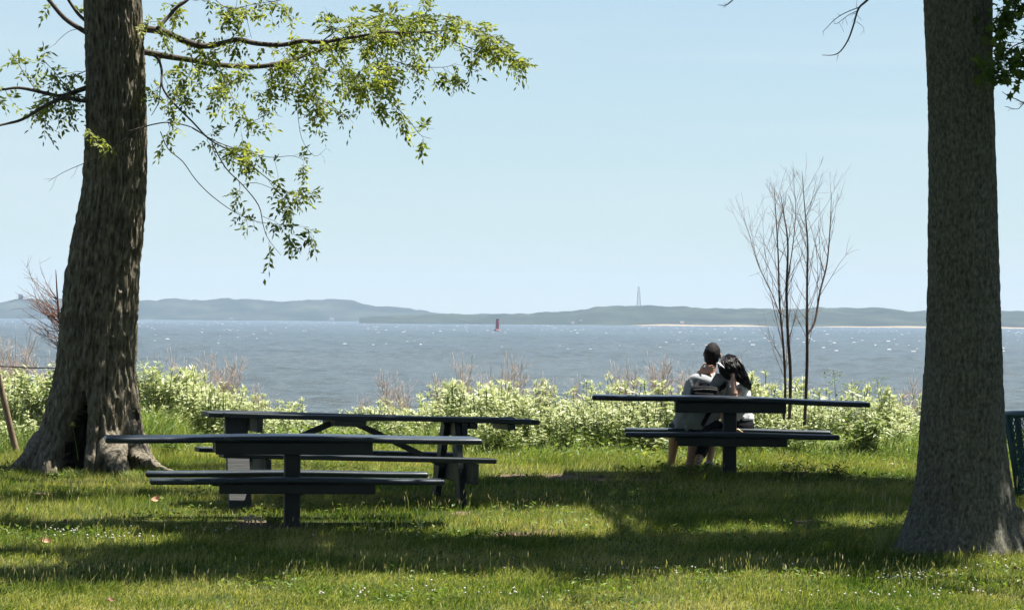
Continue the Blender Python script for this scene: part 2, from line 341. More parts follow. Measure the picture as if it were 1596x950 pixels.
ok = (V[:, 1] > 20) & (V[:, 1] < 46); tn = np.zeros(len(V)); tn[ok] = np.clip(bare(proj(V[ok]))*1.5, 0, 1)
tag(link('lawn', mesh_np('lawn', V, [Q], [M['lawn']], None, tn)), kind='structure')

dd = [52.]
while dd[-1] < 4600: dd.append(dd[-1]+max(.55, dd[-1]*.0032))
dd = np.array(dd); u = np.linspace(-1, 1, 330)
X = u[None]*(14+.17*dd)[:, None]; Y = np.repeat(dd[:, None], len(u), 1)
Z = np.zeros_like(X); r2 = np.random.default_rng(5)
for k in range(44):
    lam = 1.3*(9/1.3)**r2.random(); a = math.radians(r2.normal(-62, 30)); kx, ky = math.cos(a)*2*math.pi/lam, math.sin(a)*2*math.pi/lam
    ph = r2.uniform(0, 6.28); amp = .0066*lam**.85
    s = np.sin(kx*X+ky*Y+ph+.8*np.sin(.05*X+.03*Y+ph)); Z += amp*s*(1+.35*s)
gust = .55+.9*fbm(np.stack([X*.012, Y*.005, X*0], -1).reshape(-1, 3), 11, 3).reshape(X.shape)
Z = WATER+Z*gust
V = np.stack([X, Y, Z], -1).reshape(-1, 3); nx = len(u)
i = (np.arange(len(dd)-1)[:, None]*nx+np.arange(nx-1)[None]).reshape(-1, 1)
tag(link('bay_water', mesh_np('bay_water', V, [i+np.array([0, 1, nx+1, nx])], [M['water']])), kind='structure')
# the calmer water that goes on past both sides of the view
V = []; Qs = []
for sgn in (-1, 1):
    k0 = len(V); dl = [52, 200, 1000, 4600]
    for d_ in dl: V += [(sgn*(14+.17*d_), d_, WATER), (sgn*2400, d_, WATER)]
    for j in range(3): q = [k0+2*j, k0+2*j+1, k0+2*j+3, k0+2*j+2]; Qs.append(q if sgn > 0 else q[::-1])
tag(link('outer_water', mesh_np('outer_water', V, [np.array(Qs)], [M['water']])), kind='structure')
# breaking crests
nb = NB()
for k in range(2000):
    d_ = 620*(3300/620)**rng.random()**.7; x = rng.uniform(-.16, .16)*d_
    if vnoise(np.array([[x*.01, d_*.004, 0]]), 21)[0] < rng.uniform(.25, .62): continue
    L = rng.uniform(.08, .22)*(1+d_/800); h = rng.uniform(.03, .07)*(1+d_/1200); n_ = 6; t = np.linspace(-1, 1, n_); hp = h*(1-t**2)**.6*rng.uniform(.35, 1, n_)
    xx = x+t*L; yy = d_+np.cumsum(rng.normal(0, .25, n_)); z0 = WATER+.1+rng.uniform(0, .22)
    V = np.concatenate([np.stack([xx, yy-.35, np.full(n_, z0-.12)], -1), np.stack([xx, yy, z0+hp], -1), np.stack([xx, yy+.5, np.full(n_, z0-.12)], -1)])
    j = np.arange(n_-1)[:, None]; nb.add(V, None, np.concatenate([j+np.array([0, 1, n_+1, n_]), j+n_+np.array([0, 1, n_+1, n_])]))
tag(nb.obj('whitecaps', [M['foam']]), 'white foam crests breaking all over the windy bay', 'whitecap', kind='stuff')

def hill(name, prof, d_shore, d_ridge, mat_, base_y, seed, label=None):
    px = np.arange(prof[0][0], prof[-1][0]+1, 2.5); top = np.interp(px, [p[0] for p in prof], [p[1] for p in prof])
    n_d = 26; V = []
    for j in range(n_d):
        t = j/(n_d-1); d_ = d_shore+(d_ridge-d_shore)*min(t*1.25, 1.25)
        f = math.sin(min(t*1.25, 1)*math.pi/2)**.8 if t <= .8 else 1-(t-.8)/.2*.9
        for x_, y_ in zip(px, top):
            c = W(x_, y_, d_ridge); z = WATER-.5+(c.z-WATER+.5)*f; V.append((c.x*d_/d_ridge, d_, z))
    V = np.array(V); f = np.repeat(np.sin(np.clip(np.arange(n_d)/(n_d-1)*1.25, 0, 1)*math.pi/2), len(px))
    V[:, 2] += (fbm(np.stack([V[:, 0]*.035, V[:, 1]*.012, V[:, 0]*0], -1), seed, 3)-.5)*9*np.clip(f*1.3, 0, 1)*np.where(V[:, 2] < WATER+1, .2, 1)
    k = len(px); i = (np.arange(n_d-1)[:, None]*k+np.arange(k-1)[None]).reshape(-1, 1)
    return tag(link(name, mesh_np(name, V, [i+np.array([0, 1, k+1, k])], [mat_])), kind='structure')
hill('far_hills', [(-600, 487), (-300, 478), (-60, 474), (0, 473), (25, 468), (100, 465), (215, 470), (270, 467), (340, 465.5), (410, 465), (460, 468), (510, 467), (550, 469), (590, 475), (640, 480), (670, 487), (700, 489), (800, 491), (1000, 494)], 4150, 4420, M['hill_wood'], 499, 31)
hill('wooded_shore', [(560, 496), (700, 491), (760, 490.5), (800, 489.5), (870, 489), (905, 483.5), (950, 479), (1000, 477.5), (1100, 479), (1200, 480), (1300, 480), (1370, 482), (1440, 484), (1500, 485), (1596, 484), (1900, 480), (2200, 484)], 2920, 3200, M['hill_wood'], 506, 37)
# beach strip of the nearer shore
px = np.arange(890, 2200, 6.); V = []
for j, (d_, dz) in enumerate(((2820, -.4), (2840, .3), (2870, .8), (2915, 1.2), (2960, 1.3))):
    for x_ in px:
        c = W(x_, 500, d_); e = min(1, (x_-890)/150); gapf = 1-.85*math.exp(-((x_-1245)/60)**2)
        V.append((c.x, d_, WATER-.3+(dz+.3)*e*gapf+.25*math.sin(x_*.05)*(j > 1)))
k = len(px); i = (np.arange(4)[:, None]*k+np.arange(k-1)[None]).reshape(-1, 1)
tag(link('beach', mesh_np('beach', V, [i+np.array([0, 1, k+1, k])], [M['sand']])), kind='structure')

# ------------------------------------------------------------------ tables
def empty_table(name, label, cat, px, d, yaw, tilt, group=None, zoff=0):
    c = W(px, 700, d); z = gz(c.x, d)+zoff
    return thing(name, label, cat, (c.x, d, z), group, (0, math.radians(tilt), math.radians(yaw)))
def steel_table(label, px, d, yaw, tilt, topL, seatL, zoff, beamL, top_h=.76, tt=0):
    r = empty_table('picnic_table', label, 'picnic table', px, d, yaw, 0, 'coated steel picnic tables', zoff)
    def warp(Lx, amp, sl):
        def f(V):
            t = V[:, 0]/(Lx/2); V = V.copy(); V[:, 2] += amp*np.cos(t*4.2)*.5-amp*.8*t*t-sl*V[:, 0]; return V
        return f
    def slab(nm, L, wd, y, z, amp, sl):
        nb = NB(); rbox(nb, (0, y, z-.0225), (L, wd, .048), .021, 4, cuts=14, fn=warp(L, amp, sl)); o = nb.obj(nm, [M['steel']], r); return o
    sl = math.tan(math.radians(tt))
    slab('tabletop', topL, .76, 0, top_h, .012, sl)
    for s in (-1, 1): slab('seat', seatL, .27, s*.70, .435, .008, sl*.3)
    # under-top frame: two rails and two cross rails
    for s in (-1, 1):
        boxobj('top_rail', (0, s*.27, top_h-.048-.052), (beamL, .05, .1), M['steel_dark'], r, .006)
        boxobj('end_rail', (s*(beamL/2-.03), 0, top_h-.048-.05), (.05, .486, .09), M['steel_dark'], r, .006)
    boxobj('top_arm', (0, 0, top_h-.048-.055), (.11, .486, .075), M['steel_dark'], r, .006)
    for s in (-1, 1):
        boxobj('seat_rail', (0, s*.70, .435-.048-.042), (beamL*.98, .08, .082), M['steel_dark'], r, .006)
    boxobj('seat_arm', (0, 0, .435-.048-.05), (.1, 1.30, .09), M['steel_dark'], r, .006)
    boxobj('post', (0, 0, (top_h-.155-.2)/2), (.134, .134, top_h-.155+.2), M['steel_dark'], r, .012)
    nb = NB()
    for k in range(4): rbox(nb, (-.055+k*.0367, 0, top_h-.149), (.011, .11, .016), .001, 1)
    nb.obj('post_spacer', [M['steel_dark']], r, smooth=False)
    return r
tabL = steel_table('near dark coated metal picnic table on one post, its two seats towards the viewer', 455.5, 31.3, 7.0, 0, 3.14, 2.425, 0, 1.31)
tabR = steel_table('dark metal picnic table on one post with the couple sitting on its far seat', 1137, 36.7, -1.5, 0, 2.72, 2.07, 0, 1.085, .765, 1.05)

def wood_table():
    r = empty_table('picnic_table', 'dark painted wooden picnic table with angled braces behind the near metal table', 'picnic table', 576, 33.5, 13.5, 1.25, None, .0)
    h = .80; ex = -.25
    pw = .138
    for k in range(5):
        y = (k-2)*(pw+.008); L = 3.02; x0 = 0
        if abs(k-2) == 2: L = 2.78
        nb = NB(); g = random.uniform(-.004, .004)
        rbox(nb, (x0, y, h-.021+g), (L, pw, .042), .007, 2, cuts=6, fn=lambda V: V+np.stack([V[:, 0]*0, V[:, 0]*0, .006*np.sin(V[:, 0]*2.1+k)], -1))
        nb.obj('top_plank', [M['wood_paint']], r, smooth=False)
    for s in (-1, 1):
        for k in (-1, 1):
            nb = NB(); rbox(nb, (ex, s*.70+k*.072, .455-.02), (2.44, .138, .042), .007, 2); nb.obj('seat_plank', [M['wood_paint']], r, smooth=False)
    for fx in (-.98, .98):
        X = ex+fx
        for s in (-1, 1):
            a = Vector((X, s*.2, h-.05)); b = Vector((X, s*.62, -.12)); dvec = (b-a); ang = math.atan2(dvec.y, -dvec.z)
            wide = fx < 0 and s < 0
            boxobj('leg', (a+b)/2+(Vector((-.04, 0, 0)) if wide else Vector((.1*(fx < 0), 0, 0))), (.2, .07, dvec.length) if wide else (.055, .16, dvec.length), M['wood_grey'] if wide else M['wood_paint'], r, .006, Matrix.Rotation(ang, 4, 'X'))
        boxobj('seat_beam', (X+(.16 if fx < 0 else .058), 0, .455-.042-.095), (.05, 1.66, .185), M['wood_paint'], r, .006)
        boxobj('top_beam', (X+(.16 if fx < 0 else .058), 0, h-.042-.065), (.05, .68, .128), M['wood_grey'] if fx < 0 else M['wood_paint'], r, .006)
    for X in (.87, 1.22): boxobj('cleat', (X, -.02, h-.042-.028), (.07, .62, .054), M['wood_paint'], r, .005)
    boxobj('cleat', (ex, 0, h-.042-.03), (.28, .62, .058), M['wood_paint'], r, .005)
    for s in (-1, 1):
        a = Vector((ex+s*.1, 0, h-.075)); b = Vector((ex+s*.93, 0, .36)); dv = b-a; ang = -math.atan2(dv.z, dv.x)
        boxobj('brace', (a+b)/2, (dv.length, .085, .05), M['wood_paint'], r, .005, Matrix.Rotation(ang, 4, 'Y'))
    return r
tabW = wood_table()

# ------------------------------------------------------------------ trees
LT_D, RT_D = 37.2, 29.8
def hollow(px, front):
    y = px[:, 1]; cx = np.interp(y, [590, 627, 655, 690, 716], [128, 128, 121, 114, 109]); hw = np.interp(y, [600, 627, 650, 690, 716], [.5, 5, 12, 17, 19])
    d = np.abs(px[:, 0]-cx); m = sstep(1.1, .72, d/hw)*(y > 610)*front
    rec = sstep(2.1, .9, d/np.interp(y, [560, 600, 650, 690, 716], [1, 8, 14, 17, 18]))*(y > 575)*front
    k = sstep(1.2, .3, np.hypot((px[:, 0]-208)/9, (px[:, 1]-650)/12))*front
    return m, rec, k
def trunk(name, edges, d, z_top, seg, step, mats, parent, furrow, fscale, lobe, seed, hole=False, lean=(0, 0)):
    ys = np.arange(-14, edges[-1][0]+.1, step)[::-1]; ex = [e[0] for e in edges]
    rows = []
    xl = np.interp(ys, ex, [e[1] for e in edges]); xr = np.interp(ys, ex, [e[2] for e in edges])
    for y, a, b in zip(ys, xl, xr):
        c = W((a+b)/2, y, d); rows.append((c.x, c.y, c.z, (b-a)/2/F*d))
    c0 = rows[0]; rows = [(c0[0], c0[1], c0[2]-.35, c0[3]*1.25), (c0[0], c0[1], c0[2]-.15, c0[3]*1.1)]+rows
    x, y, z, r0 = rows[-1]; nu = 40; zt = np.linspace(z, z_top, nu+1)[1:]
    for q in zt: t = (q-z)/(z_top-z); rows.append((x+lean[0]*t**1.3, y+lean[1]*t, q, r0*(1-.72*t)))
    R = np.array(rows); th = np.linspace(0, 2*math.pi, seg, endpoint=False)
    cs, sn = np.cos(th), np.sin(th); zb = gz(R[2, 0], d)
    hgt = R[:, 2]-zb; fl = np.exp(-np.clip(hgt, 0, 9)/.33)
    T, Hh = np.meshgrid(th, R[:, 2]); RR = np.repeat(R[:, 3][:, None], seg, 1)
    p = np.stack([np.cos(T)*fscale, np.sin(T)*fscale, Hh*fscale*.16], -1).reshape(-1, 3); p[:, :2] *= .5
    wv = (vnoise(p*.7+3, seed+9)-.5); n1 = vnoise(p+wv[:, None]*.9, seed); ridge = 1-np.abs(2*n1-1); n2 = vnoise(p*2.3, seed+4)
    big = vnoise(np.stack([np.cos(T)*1.3, np.sin(T)*1.3, Hh*.9], -1).reshape(-1, 3), seed+2)-.5
    disp = (furrow*(.7*ridge+.3*n2-.62)).reshape(RR.shape)+.03*big.reshape(RR.shape)
    lob = (vnoise(np.stack([np.cos(T)*2.2, np.sin(T)*2.2, Hh*.4], -1).reshape(-1, 3), seed+6)-.5).reshape(RR.shape)*2
    side = np.abs(np.sin(T))**1.5
    RR = RR*(1+lobe*fl[:, None]*lob*(.35+.65*side))+disp*np.clip(RR/.3, .35, 1.3)
    V = np.stack([R[:, 0][:, None]+np.cos(T)*RR, R[:, 1][:, None]+np.sin(T)*RR, Hh], -1).reshape(-1, 3)
    mi = None; k = len(R); i = np.arange(k-1)[:, None]*seg; j = np.arange(seg)[None]; j2 = (j+1) % seg
    Q = np.stack([i+j, i+j2, i+seg+j2, i+seg+j], -1).reshape(-1, 4)
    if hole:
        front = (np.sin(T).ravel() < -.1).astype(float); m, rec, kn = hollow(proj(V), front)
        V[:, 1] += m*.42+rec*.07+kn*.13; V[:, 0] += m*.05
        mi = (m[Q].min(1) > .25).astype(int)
    return link(name, mesh_np(name, V, [Q], mats, mi), parent)
treeL = thing('tree', 'big furrowed tree with a dark hollow at its foot, left side of the lawn', 'tree', (W(140, 728, LT_D).x, LT_D, gz(-4.2, LT_D)))
treeL.location = (0, 0, 0)
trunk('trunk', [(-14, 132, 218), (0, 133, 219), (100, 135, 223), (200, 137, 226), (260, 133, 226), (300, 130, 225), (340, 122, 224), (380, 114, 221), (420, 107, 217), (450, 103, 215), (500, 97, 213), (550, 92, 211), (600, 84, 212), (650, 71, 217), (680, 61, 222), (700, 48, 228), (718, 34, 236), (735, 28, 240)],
      LT_D, 8.6, 240, 2.4, [M['bark_furrowed'], M['hollow_shade']], treeL, .075, 30, .17, 5, hole=True, lean=(.5, -1.0))
treeR = thing('tree', 'straight shaded tree trunk with a flared base, nearest the right edge', 'tree')
trunk('trunk', [(-14, 1440.5, 1546), (0, 1441, 1546), (50, 1443, 1545), (100, 1445, 1546), (200, 1447, 1549), (300, 1447, 1553), (400, 1446, 1557), (500, 1445, 1560), (550, 1444, 1562), (600, 1441, 1563), (650, 1438, 1566), (700, 1434, 1569), (740, 1430, 1574), (780, 1422, 1581), (820, 1410, 1594), (845, 1399, 1606), (870, 1390, 1618)],
      RT_D, 9.0, 230, 2.6, [M['bark_fine'], M['hollow_shade']], treeR, .034, 40, .15, 15, lean=(-.4, .6))
def root(pts, rad, parent, flat=(1, .8)):
    nb = NB(); tube(nb, pts, rad, 40, 14, flat=flat); V = nb.V[0]
    n = vnoise(V*np.array([7, 7, 7.]), 3)-.5; n2 = .5-np.abs(2*vnoise(V*np.array([30, 30, 14.]), 4)-1); c = n*.05+n2*.03
    nb.V[0] = V+np.stack([c, c*.5, c], -1); return nb.obj('root', [M['bark_furrowed']], parent)
root([W(190, 665, 37.1), W(202, 700, 36.95), W(222, 716, 36.75), W(244, 726, 36.6), W(268, 738, 36.5)], [.15, .12, .085, .06, .02], treeL)
root([W(170, 650, 37.05), W(172, 697, 36.78), W(182, 722, 36.5), W(196, 740, 36.35)], [.16, .15, .1, .03], treeL)
root([W(70, 690, 37.1), W(50, 712, 36.9), W(30, 727, 36.75), W(10, 740, 36.7)], [.17, .12, .08, .03], treeL)
root([W(1572, 805, 29.7), W(1596, 842, 29.6), W(1622, 862, 29.5)], [.12, .08, .03], treeR)


def compound(nb, O, D, size, tint, pairs=3):
    """pinnate leaves, drooping a little"""
    O = np.asarray(O, float); k = len(O); D = unit(D); up = unit(rng.normal(0, .45, (k, 3))+np.array([0, -.35, .8])); Sd = unit(np.cross(D, up)); Nn = np.cross(Sd, D)
    for j in range(pairs+1):
        t = (j+.8)/(pairs+.8); base = O+D*(size*t)[:, None]-np.array([0, 0, 1])*(size*t*t*.45)[:, None]
        for s in ((-1, 1) if j < pairs else (0,)):
            dd_ = unit(Sd*s*.85+D*(.6 if s else 1)+rng.normal(0, .25, (k, 3))-np.array([0, 0, .2]))
            keep = rng.random(k) < .93
            L = size*rng.uniform(.42, .62, k); leaves(nb, base[keep], dd_[keep], (Nn+rng.normal(0, .45, (k, 3)))[keep], L[keep], (L*rng.uniform(.36, .5, k))[keep], np.clip(tint+rng.normal(0, .12, k), 0, 1)[keep])
def grow(bnb, lnb, path, rad, dens, droop=.3, tl=(.12, .42), lsize=(.09, .15), seg=7, tw_r=.0035, start=.1, lt=(.3, .95), bare_tip=False):
    P, R = smooth_path(path, rad, 4); tube(bnb, P, R, seg, 1)
    ds = np.linalg.norm(np.diff(P, axis=0), axis=1); cum = np.concatenate([[0], np.cumsum(ds)]); tot = cum[-1]
    if dens <= 0: return
    n = max(1, int(tot*dens))
    for s in start*tot+(1-start)*tot*rng.random(n):
        j = min(np.searchsorted(cum, s)-1, len(P)-2); j = max(j, 0); o = P[j]+(P[j+1]-P[j])*((s-cum[j])/(ds[j]+1e-9)); tdir = unit(P[j+1]-P[j])
        dv = unit(tdir*.55+rng.normal(0, .6, 3)*np.array([1, 1, .8])-np.array([0, 0, droop])); L = rng.uniform(*tl); q = [o]
        for k in range(4): dv = unit(dv+rng.normal(0, .28, 3)-np.array([0, 0, droop*.25])); q.append(q[-1]+dv*L/4)
        tube(bnb, q, [min(R[j]*.6, tw_r), .0012], 4, 1)
        if lnb is not None:
            q = np.array(q); nl = rng.integers(3, 7); tt = rng.uniform(.2, 1, nl)*4; kk = np.minimum(tt.astype(int), 3); oo = q[kk]+(q[kk+1]-q[kk])*(tt-kk)[:, None]
            dirs = unit(rng.normal(0, .8, (nl, 3))+dv*.5-np.array([0, 0, .25])); base = rng.uniform(*lt)
            compound(lnb, oo, dirs, rng.uniform(*lsize, nl), np.full(nl, base))
            # petioles are thin twig ends
LB = [  # image trace, radii, depth at start and end, twigs per metre, droop
 ([(205, 42), (225, 45), (255, 50), (290, 65), (320, 72), (345, 68), (370, 62), (400, 68), (440, 70), (470, 64), (500, 66), (540, 60), (570, 55), (605, 50), (640, 52)], [.05, .042, .038, .034, .03, .028, .024, .02, .015, .008], 37.2, 36.6, 17, .1),
 ([(245, 45), (262, 27), (275, 12), (292, 0), (305, -18)], [.025, .022, .018], 37.1, 37.3, 16, .15),
 ([(205, 78), (225, 81), (260, 88), (300, 94), (340, 101), (390, 104), (420, 102), (445, 97), (480, 85), (520, 72), (570, 60), (620, 53), (660, 50), (700, 62), (740, 78), (762, 84)], [.04, .036, .032, .028, .024, .02, .014, .008, .004], 37.3, 37.9, 19, .2),
 ([(660, 50), (690, 48), (720, 45), (750, 50), (780, 65), (800, 85), (808, 100)], [.008, .003], 37.7, 37.9, 26, .3),
 ([(570, 60), (610, 35), (650, 28), (690, 25), (720, 32)], [.008, .003], 37.5, 37.4, 22, .1),
 ([(500, 66), (530, 45), (560, 38), (600, 22), (640, 30)], [.008, .003], 36.9, 36.8, 22, .1),
 ([(232, 82), (246, 92), (252, 110), (253, 135), (268, 158), (300, 190), (330, 220), (370, 240), (400, 265), (440, 295), (470, 310)], [.018, .015, .012, .009, .006, .002], 37.1, 36.5, 9, .3),
 ([(253, 110), (250, 135), (247, 160), (236, 180)], [.009, .004], 37.1, 37.2, 8, .3),
 ([(200, 205), (223, 198), (243, 193), (265, 191), (300, 199), (330, 220)], [.008, .008, .005], 36.8, 36.6, 7, .3),
 ([(223, 198), (195, 216), (160, 243), (130, 255), (100, 268), (75, 283)], [.007, .005, .0018], 36.75, 36.6, 0, .3),
 ([(250, 205), (262, 232), (285, 252), (305, 280), (330, 305), (365, 330), (400, 345), (440, 350), (482, 354)], [.006, .005, .0015], 36.8, 36.5, 7, .25),
 ([(330, 222), (352, 262), (378, 288), (403, 320), (410, 350), (418, 372), (438, 398)], [.008, .006, .002], 36.6, 36.5, 6, .3),
 ([(378, 288), (400, 285), (430, 296), (466, 309)], [.004, .002], 36.5, 36.4, 3, .2),
 ([(300, 200), (340, 222), (380, 235), (420, 245), (455, 243), (475, 250)], [.006, .002], 36.6, 36.7, 16, .2),
 ([(448, 125), (462, 165), (470, 215), (490, 243), (508, 232)], [.004, .0016], 37.4, 37.4, 0, .3),
 ([(300, 90), (298, 112), (286, 132), (282, 150)], [.005, .002], 37.2, 37.1, 14, .4),
 ([(340, 100), (352, 130), (368, 165), (376, 188)], [.006, .002], 37.2, 37.0, 16, .4),
 ([(368, 182), (395, 188), (420, 178), (440, 182)], [.004, .002], 37.1, 37.0, 14, .3),
 ([(490, 85), (488, 125), (495, 165), (492, 192)], [.005, .0016], 37.6, 37.6, 8, .5),
 ([(520, 72), (545, 115), (580, 140), (610, 160), (635, 185), (655, 210), (672, 216)], [.008, .006, .002], 37.7, 38.0, 16, .35),
 ([(570, 60), (600, 88), (640, 102), (690, 105), (712, 98)], [.007, .002], 37.7, 37.9, 20, .35),
 ([(445, 97), (470, 130), (490, 148), (520, 168), (540, 188)], [.007, .002], 37.5, 37.3, 24, .35),
 ([(420, 102), (425, 130), (430, 150), (428, 165)], [.006, .002], 37.4, 37.5, 16, .4),
 ([(470, 90), (510, 110), (545, 120), (580, 118)], [.006, .002], 37.4, 37.2, 26, .3),
 ([(590, 55), (585, 85), (600, 120), (590, 135)], [.006, .002], 37.6, 37.3, 20, .35),
 ([(325, -12), (345, 8), (365, 14), (390, 8), (440, 0)], [.006, .003], 37.0, 36.8, 18, .2),
 ([(383, 12), (386, 35), (392, 60)], [.004, .002], 36.8, 36.8, 7, .2),
 ([(150, 132), (120, 142), (95, 150), (70, 145), (30, 137), (0, 140), (-40, 138)], [.035, .028, .022, .016, .01], 37.2, 36.9, 18, .05),
 ([(150, 160), (120, 156), (98, 153), (70, 165), (35, 186), (5, 194), (-40, 205)], [.026, .024, .018, .01], 37.1, 36.6, 3, .1),
 ([(95, 150), (80, 170), (70, 178)], [.01, .004], 37.0, 37.1, 22, .2),
 ([(60, 146), (40, 118), (25, 95)], [.006, .003], 37.0, 37.2, 15, .1),
 ([(110, 146), (85, 112), (65, 92)], [.006, .003], 37.0, 37.2, 15, .1),
 ([(135, 110), (120, 118), (95, 138)], [.006, .003], 37.0, 37.0, 8, .1),
 ([(150, 60), (130, 48), (100, 28), (72, -6), (60, -25)], [.034, .03, .024, .02], 37.2, 37.5, 1.5, .1),
 ([(140, 38), (122, 22), (104, -4), (98, -18)], [.022, .016], 37.2, 37.3, 2, .1),
 ([(132, 45), (110, 48), (92, 62), (85, 70)], [.004, .002], 37.1, 37.1, 0, .3),
 ([(395, -14), (418, 2), (440, 0)], [.005, .002], 36.8, 36.8, 20, .3),
]
leafL = NB()
for (tr, rad, d0, d1, dens, droop) in LB:
    rad = [q_*.85 for q_ in rad]; nb = NB(); k = len(tr); pts = [W(x, y, d0+(d1-d0)*j/(k-1)+.05*math.sin(j*1.7)) for j, (x, y) in enumerate(tr)]
    grow(nb, leafL, pts, rad, dens*(.42 if min(q_[1] for q_ in tr) > 170 else .74), droop, tl=(.1, .34))
    if dens == 0: grow(nb, None, pts, rad, 5, .2, tl=(.08, .2), tw_r=.002)
    nb.obj('branch', [M['branch_bark']], treeL)
nb = NB(); o_ = np.array([W(150, 212, 36.72), W(158, 222, 36.72), W(166, 226, 36.74), W(143, 205, 36.7)]); o_ = np.repeat(o_, 3, 0)+rng.normal(0, .03, (12, 3))
compound(leafL, o_, rng.normal(0, .6, (12, 3))+np.array([0, -.2, 0]), rng.uniform(.08, .12, 12), np.full(12, .85))
tag(leafL.obj('foliage', [M['leaf_locust']], treeL, smooth=False), kind='stuff')
# ---- high crowns above the frame; their clumps give the lawn its shade
SUNNY = [(-400, 2100, 300, 744), (-300, 560, 744, 768), (560, 690, 744, 752), (-300, 20, 768, 776), (150, 420, 776, 800), (-300, 240, 788, 812), (240, 420, 792, 806), (400, 620, 797, 822), (-300, 250, 828, 852), (560, 965, 793, 834),
          (1250, 1420, 806, 826), (1120, 1190, 816, 832), (-300, 90, 872, 888), (-300, 560, 908, 1020), (440, 860, 896, 1020), (930, 1010, 925, 1020), (1010, 1800, 893, 1020), (1500, 1800, 868, 900), (1600, 1800, 730, 850)]
def sunny(px):
    q = px.copy(); nn = vnoise(np.stack([px[:, 0]/90, px[:, 1]/14, px[:, 0]*0], -1), 41)-.5; q[:, 1] += nn*12; q[:, 0] += (vnoise(np.stack([px[:, 0]/60, px[:, 1]/9, px[:, 0]*0+5], -1), 42)-.5)*120
    r = np.zeros(len(px), bool)
    for (a, b, c, d_) in SUNNY: r |= (q[:, 0] > a) & (q[:, 0] < b) & (q[:, 1] > c) & (q[:, 1] < d_)
    return r
kx, ky = SUN.x/SUN.z, SUN.y/SUN.z
n = 7600; g0 = np.stack([rng.uniform(-6.5, 7.5, n), rng.uniform(24.2, 36.9, n)], -1)
h = rng.uniform(5.9, 12.0, n); gh = ground(g0[:, 0], g0[:, 1])
keep = np.ones(n, bool)
for (ox, oy) in ((0, 0), (.2, 0), (-.2, 0), (0, .2), (0, -.2)):
    q = proj(np.stack([g0[:, 0]+ox, g0[:, 1]+oy, ground(g0[:, 0]+ox, g0[:, 1]+oy)], -1)); keep &= ~sunny(q)
cen = np.stack([g0[:, 0]+kx*h, g0[:, 1]+ky*h, gh+h], -1)[keep]
# clumps straight up the sun from the right trunk keep it in shade
t_ = rng.uniform(0, 1, 90); bx = np.stack([W(1500, 500, RT_D).x+rng.uniform(-.35, .42, 90), RT_D+rng.uniform(-.5, .3, 90), t_*4.2], -1); hh = rng.uniform(2.2, 5, 90); bx = bx+np.stack([kx*hh, ky*hh, hh], -1)
bx = bx[bx[:, 2] > EYE+bx[:, 1]*.0905+.5]
cen = np.vstack([cen, bx])
print('clumps', len(cen))
isR = np.hypot(cen[:, 0]-4.6, cen[:, 1]-29.8) < np.hypot(cen[:, 0]+4.0, cen[:, 1]-37.2)
for root_, mask, tx, ty in ((treeL, ~isR, -3.7, 36.6), (treeR, isR, 4.0, 30.2)):
    cc = cen[mask]; nbl = NB(); K = 14; k = len(cc)*K
    O = np.repeat(cc, K, 0)+rng.normal(0, .15, (k, 3)); L = rng.uniform(.15, .24, k)
    leaves(nbl, O, rng.normal(0, 1, (k, 3))*np.array([1, 1, .5]), rng.normal(0, .45, (k, 3))+np.array([0, 0, 1]), L, L*rng.uniform(.55, .75, k), rng.random(k))
    tag(nbl.obj('crown', [M['leaf_crown']], root_, smooth=False), kind='stuff')
    for a in np.linspace(0, 2*math.pi, 9, endpoint=False):
        s = cc[np.argsort(-((cc[:, 0]-tx)*math.cos(a)+(cc[:, 1]-ty)*math.sin(a)))[:25]].mean(0) if len(cc) > 30 else np.array([tx, ty, 9])
        b0 = np.array([tx, ty, 6.6+.8*(math.sin(a*3))]); nb = NB(); pth = [b0+(s-b0)*t+np.array([0, 0, .5*math.sin(t*3.1)])+rng.normal(0, .12, 3)*(0 < t < 1) for t in (0, .25, .5, .75, 1)]
        if min(p[2]-(EYE+p[1]*.0905) for p in pth) < .15: continue
        grow(nb, None, pth, [.11, .07, .02], 2.2, -.1, tl=(.5, 1.3), tw_r=.014); nb.obj('branch', [M['branch_bark']], root_)
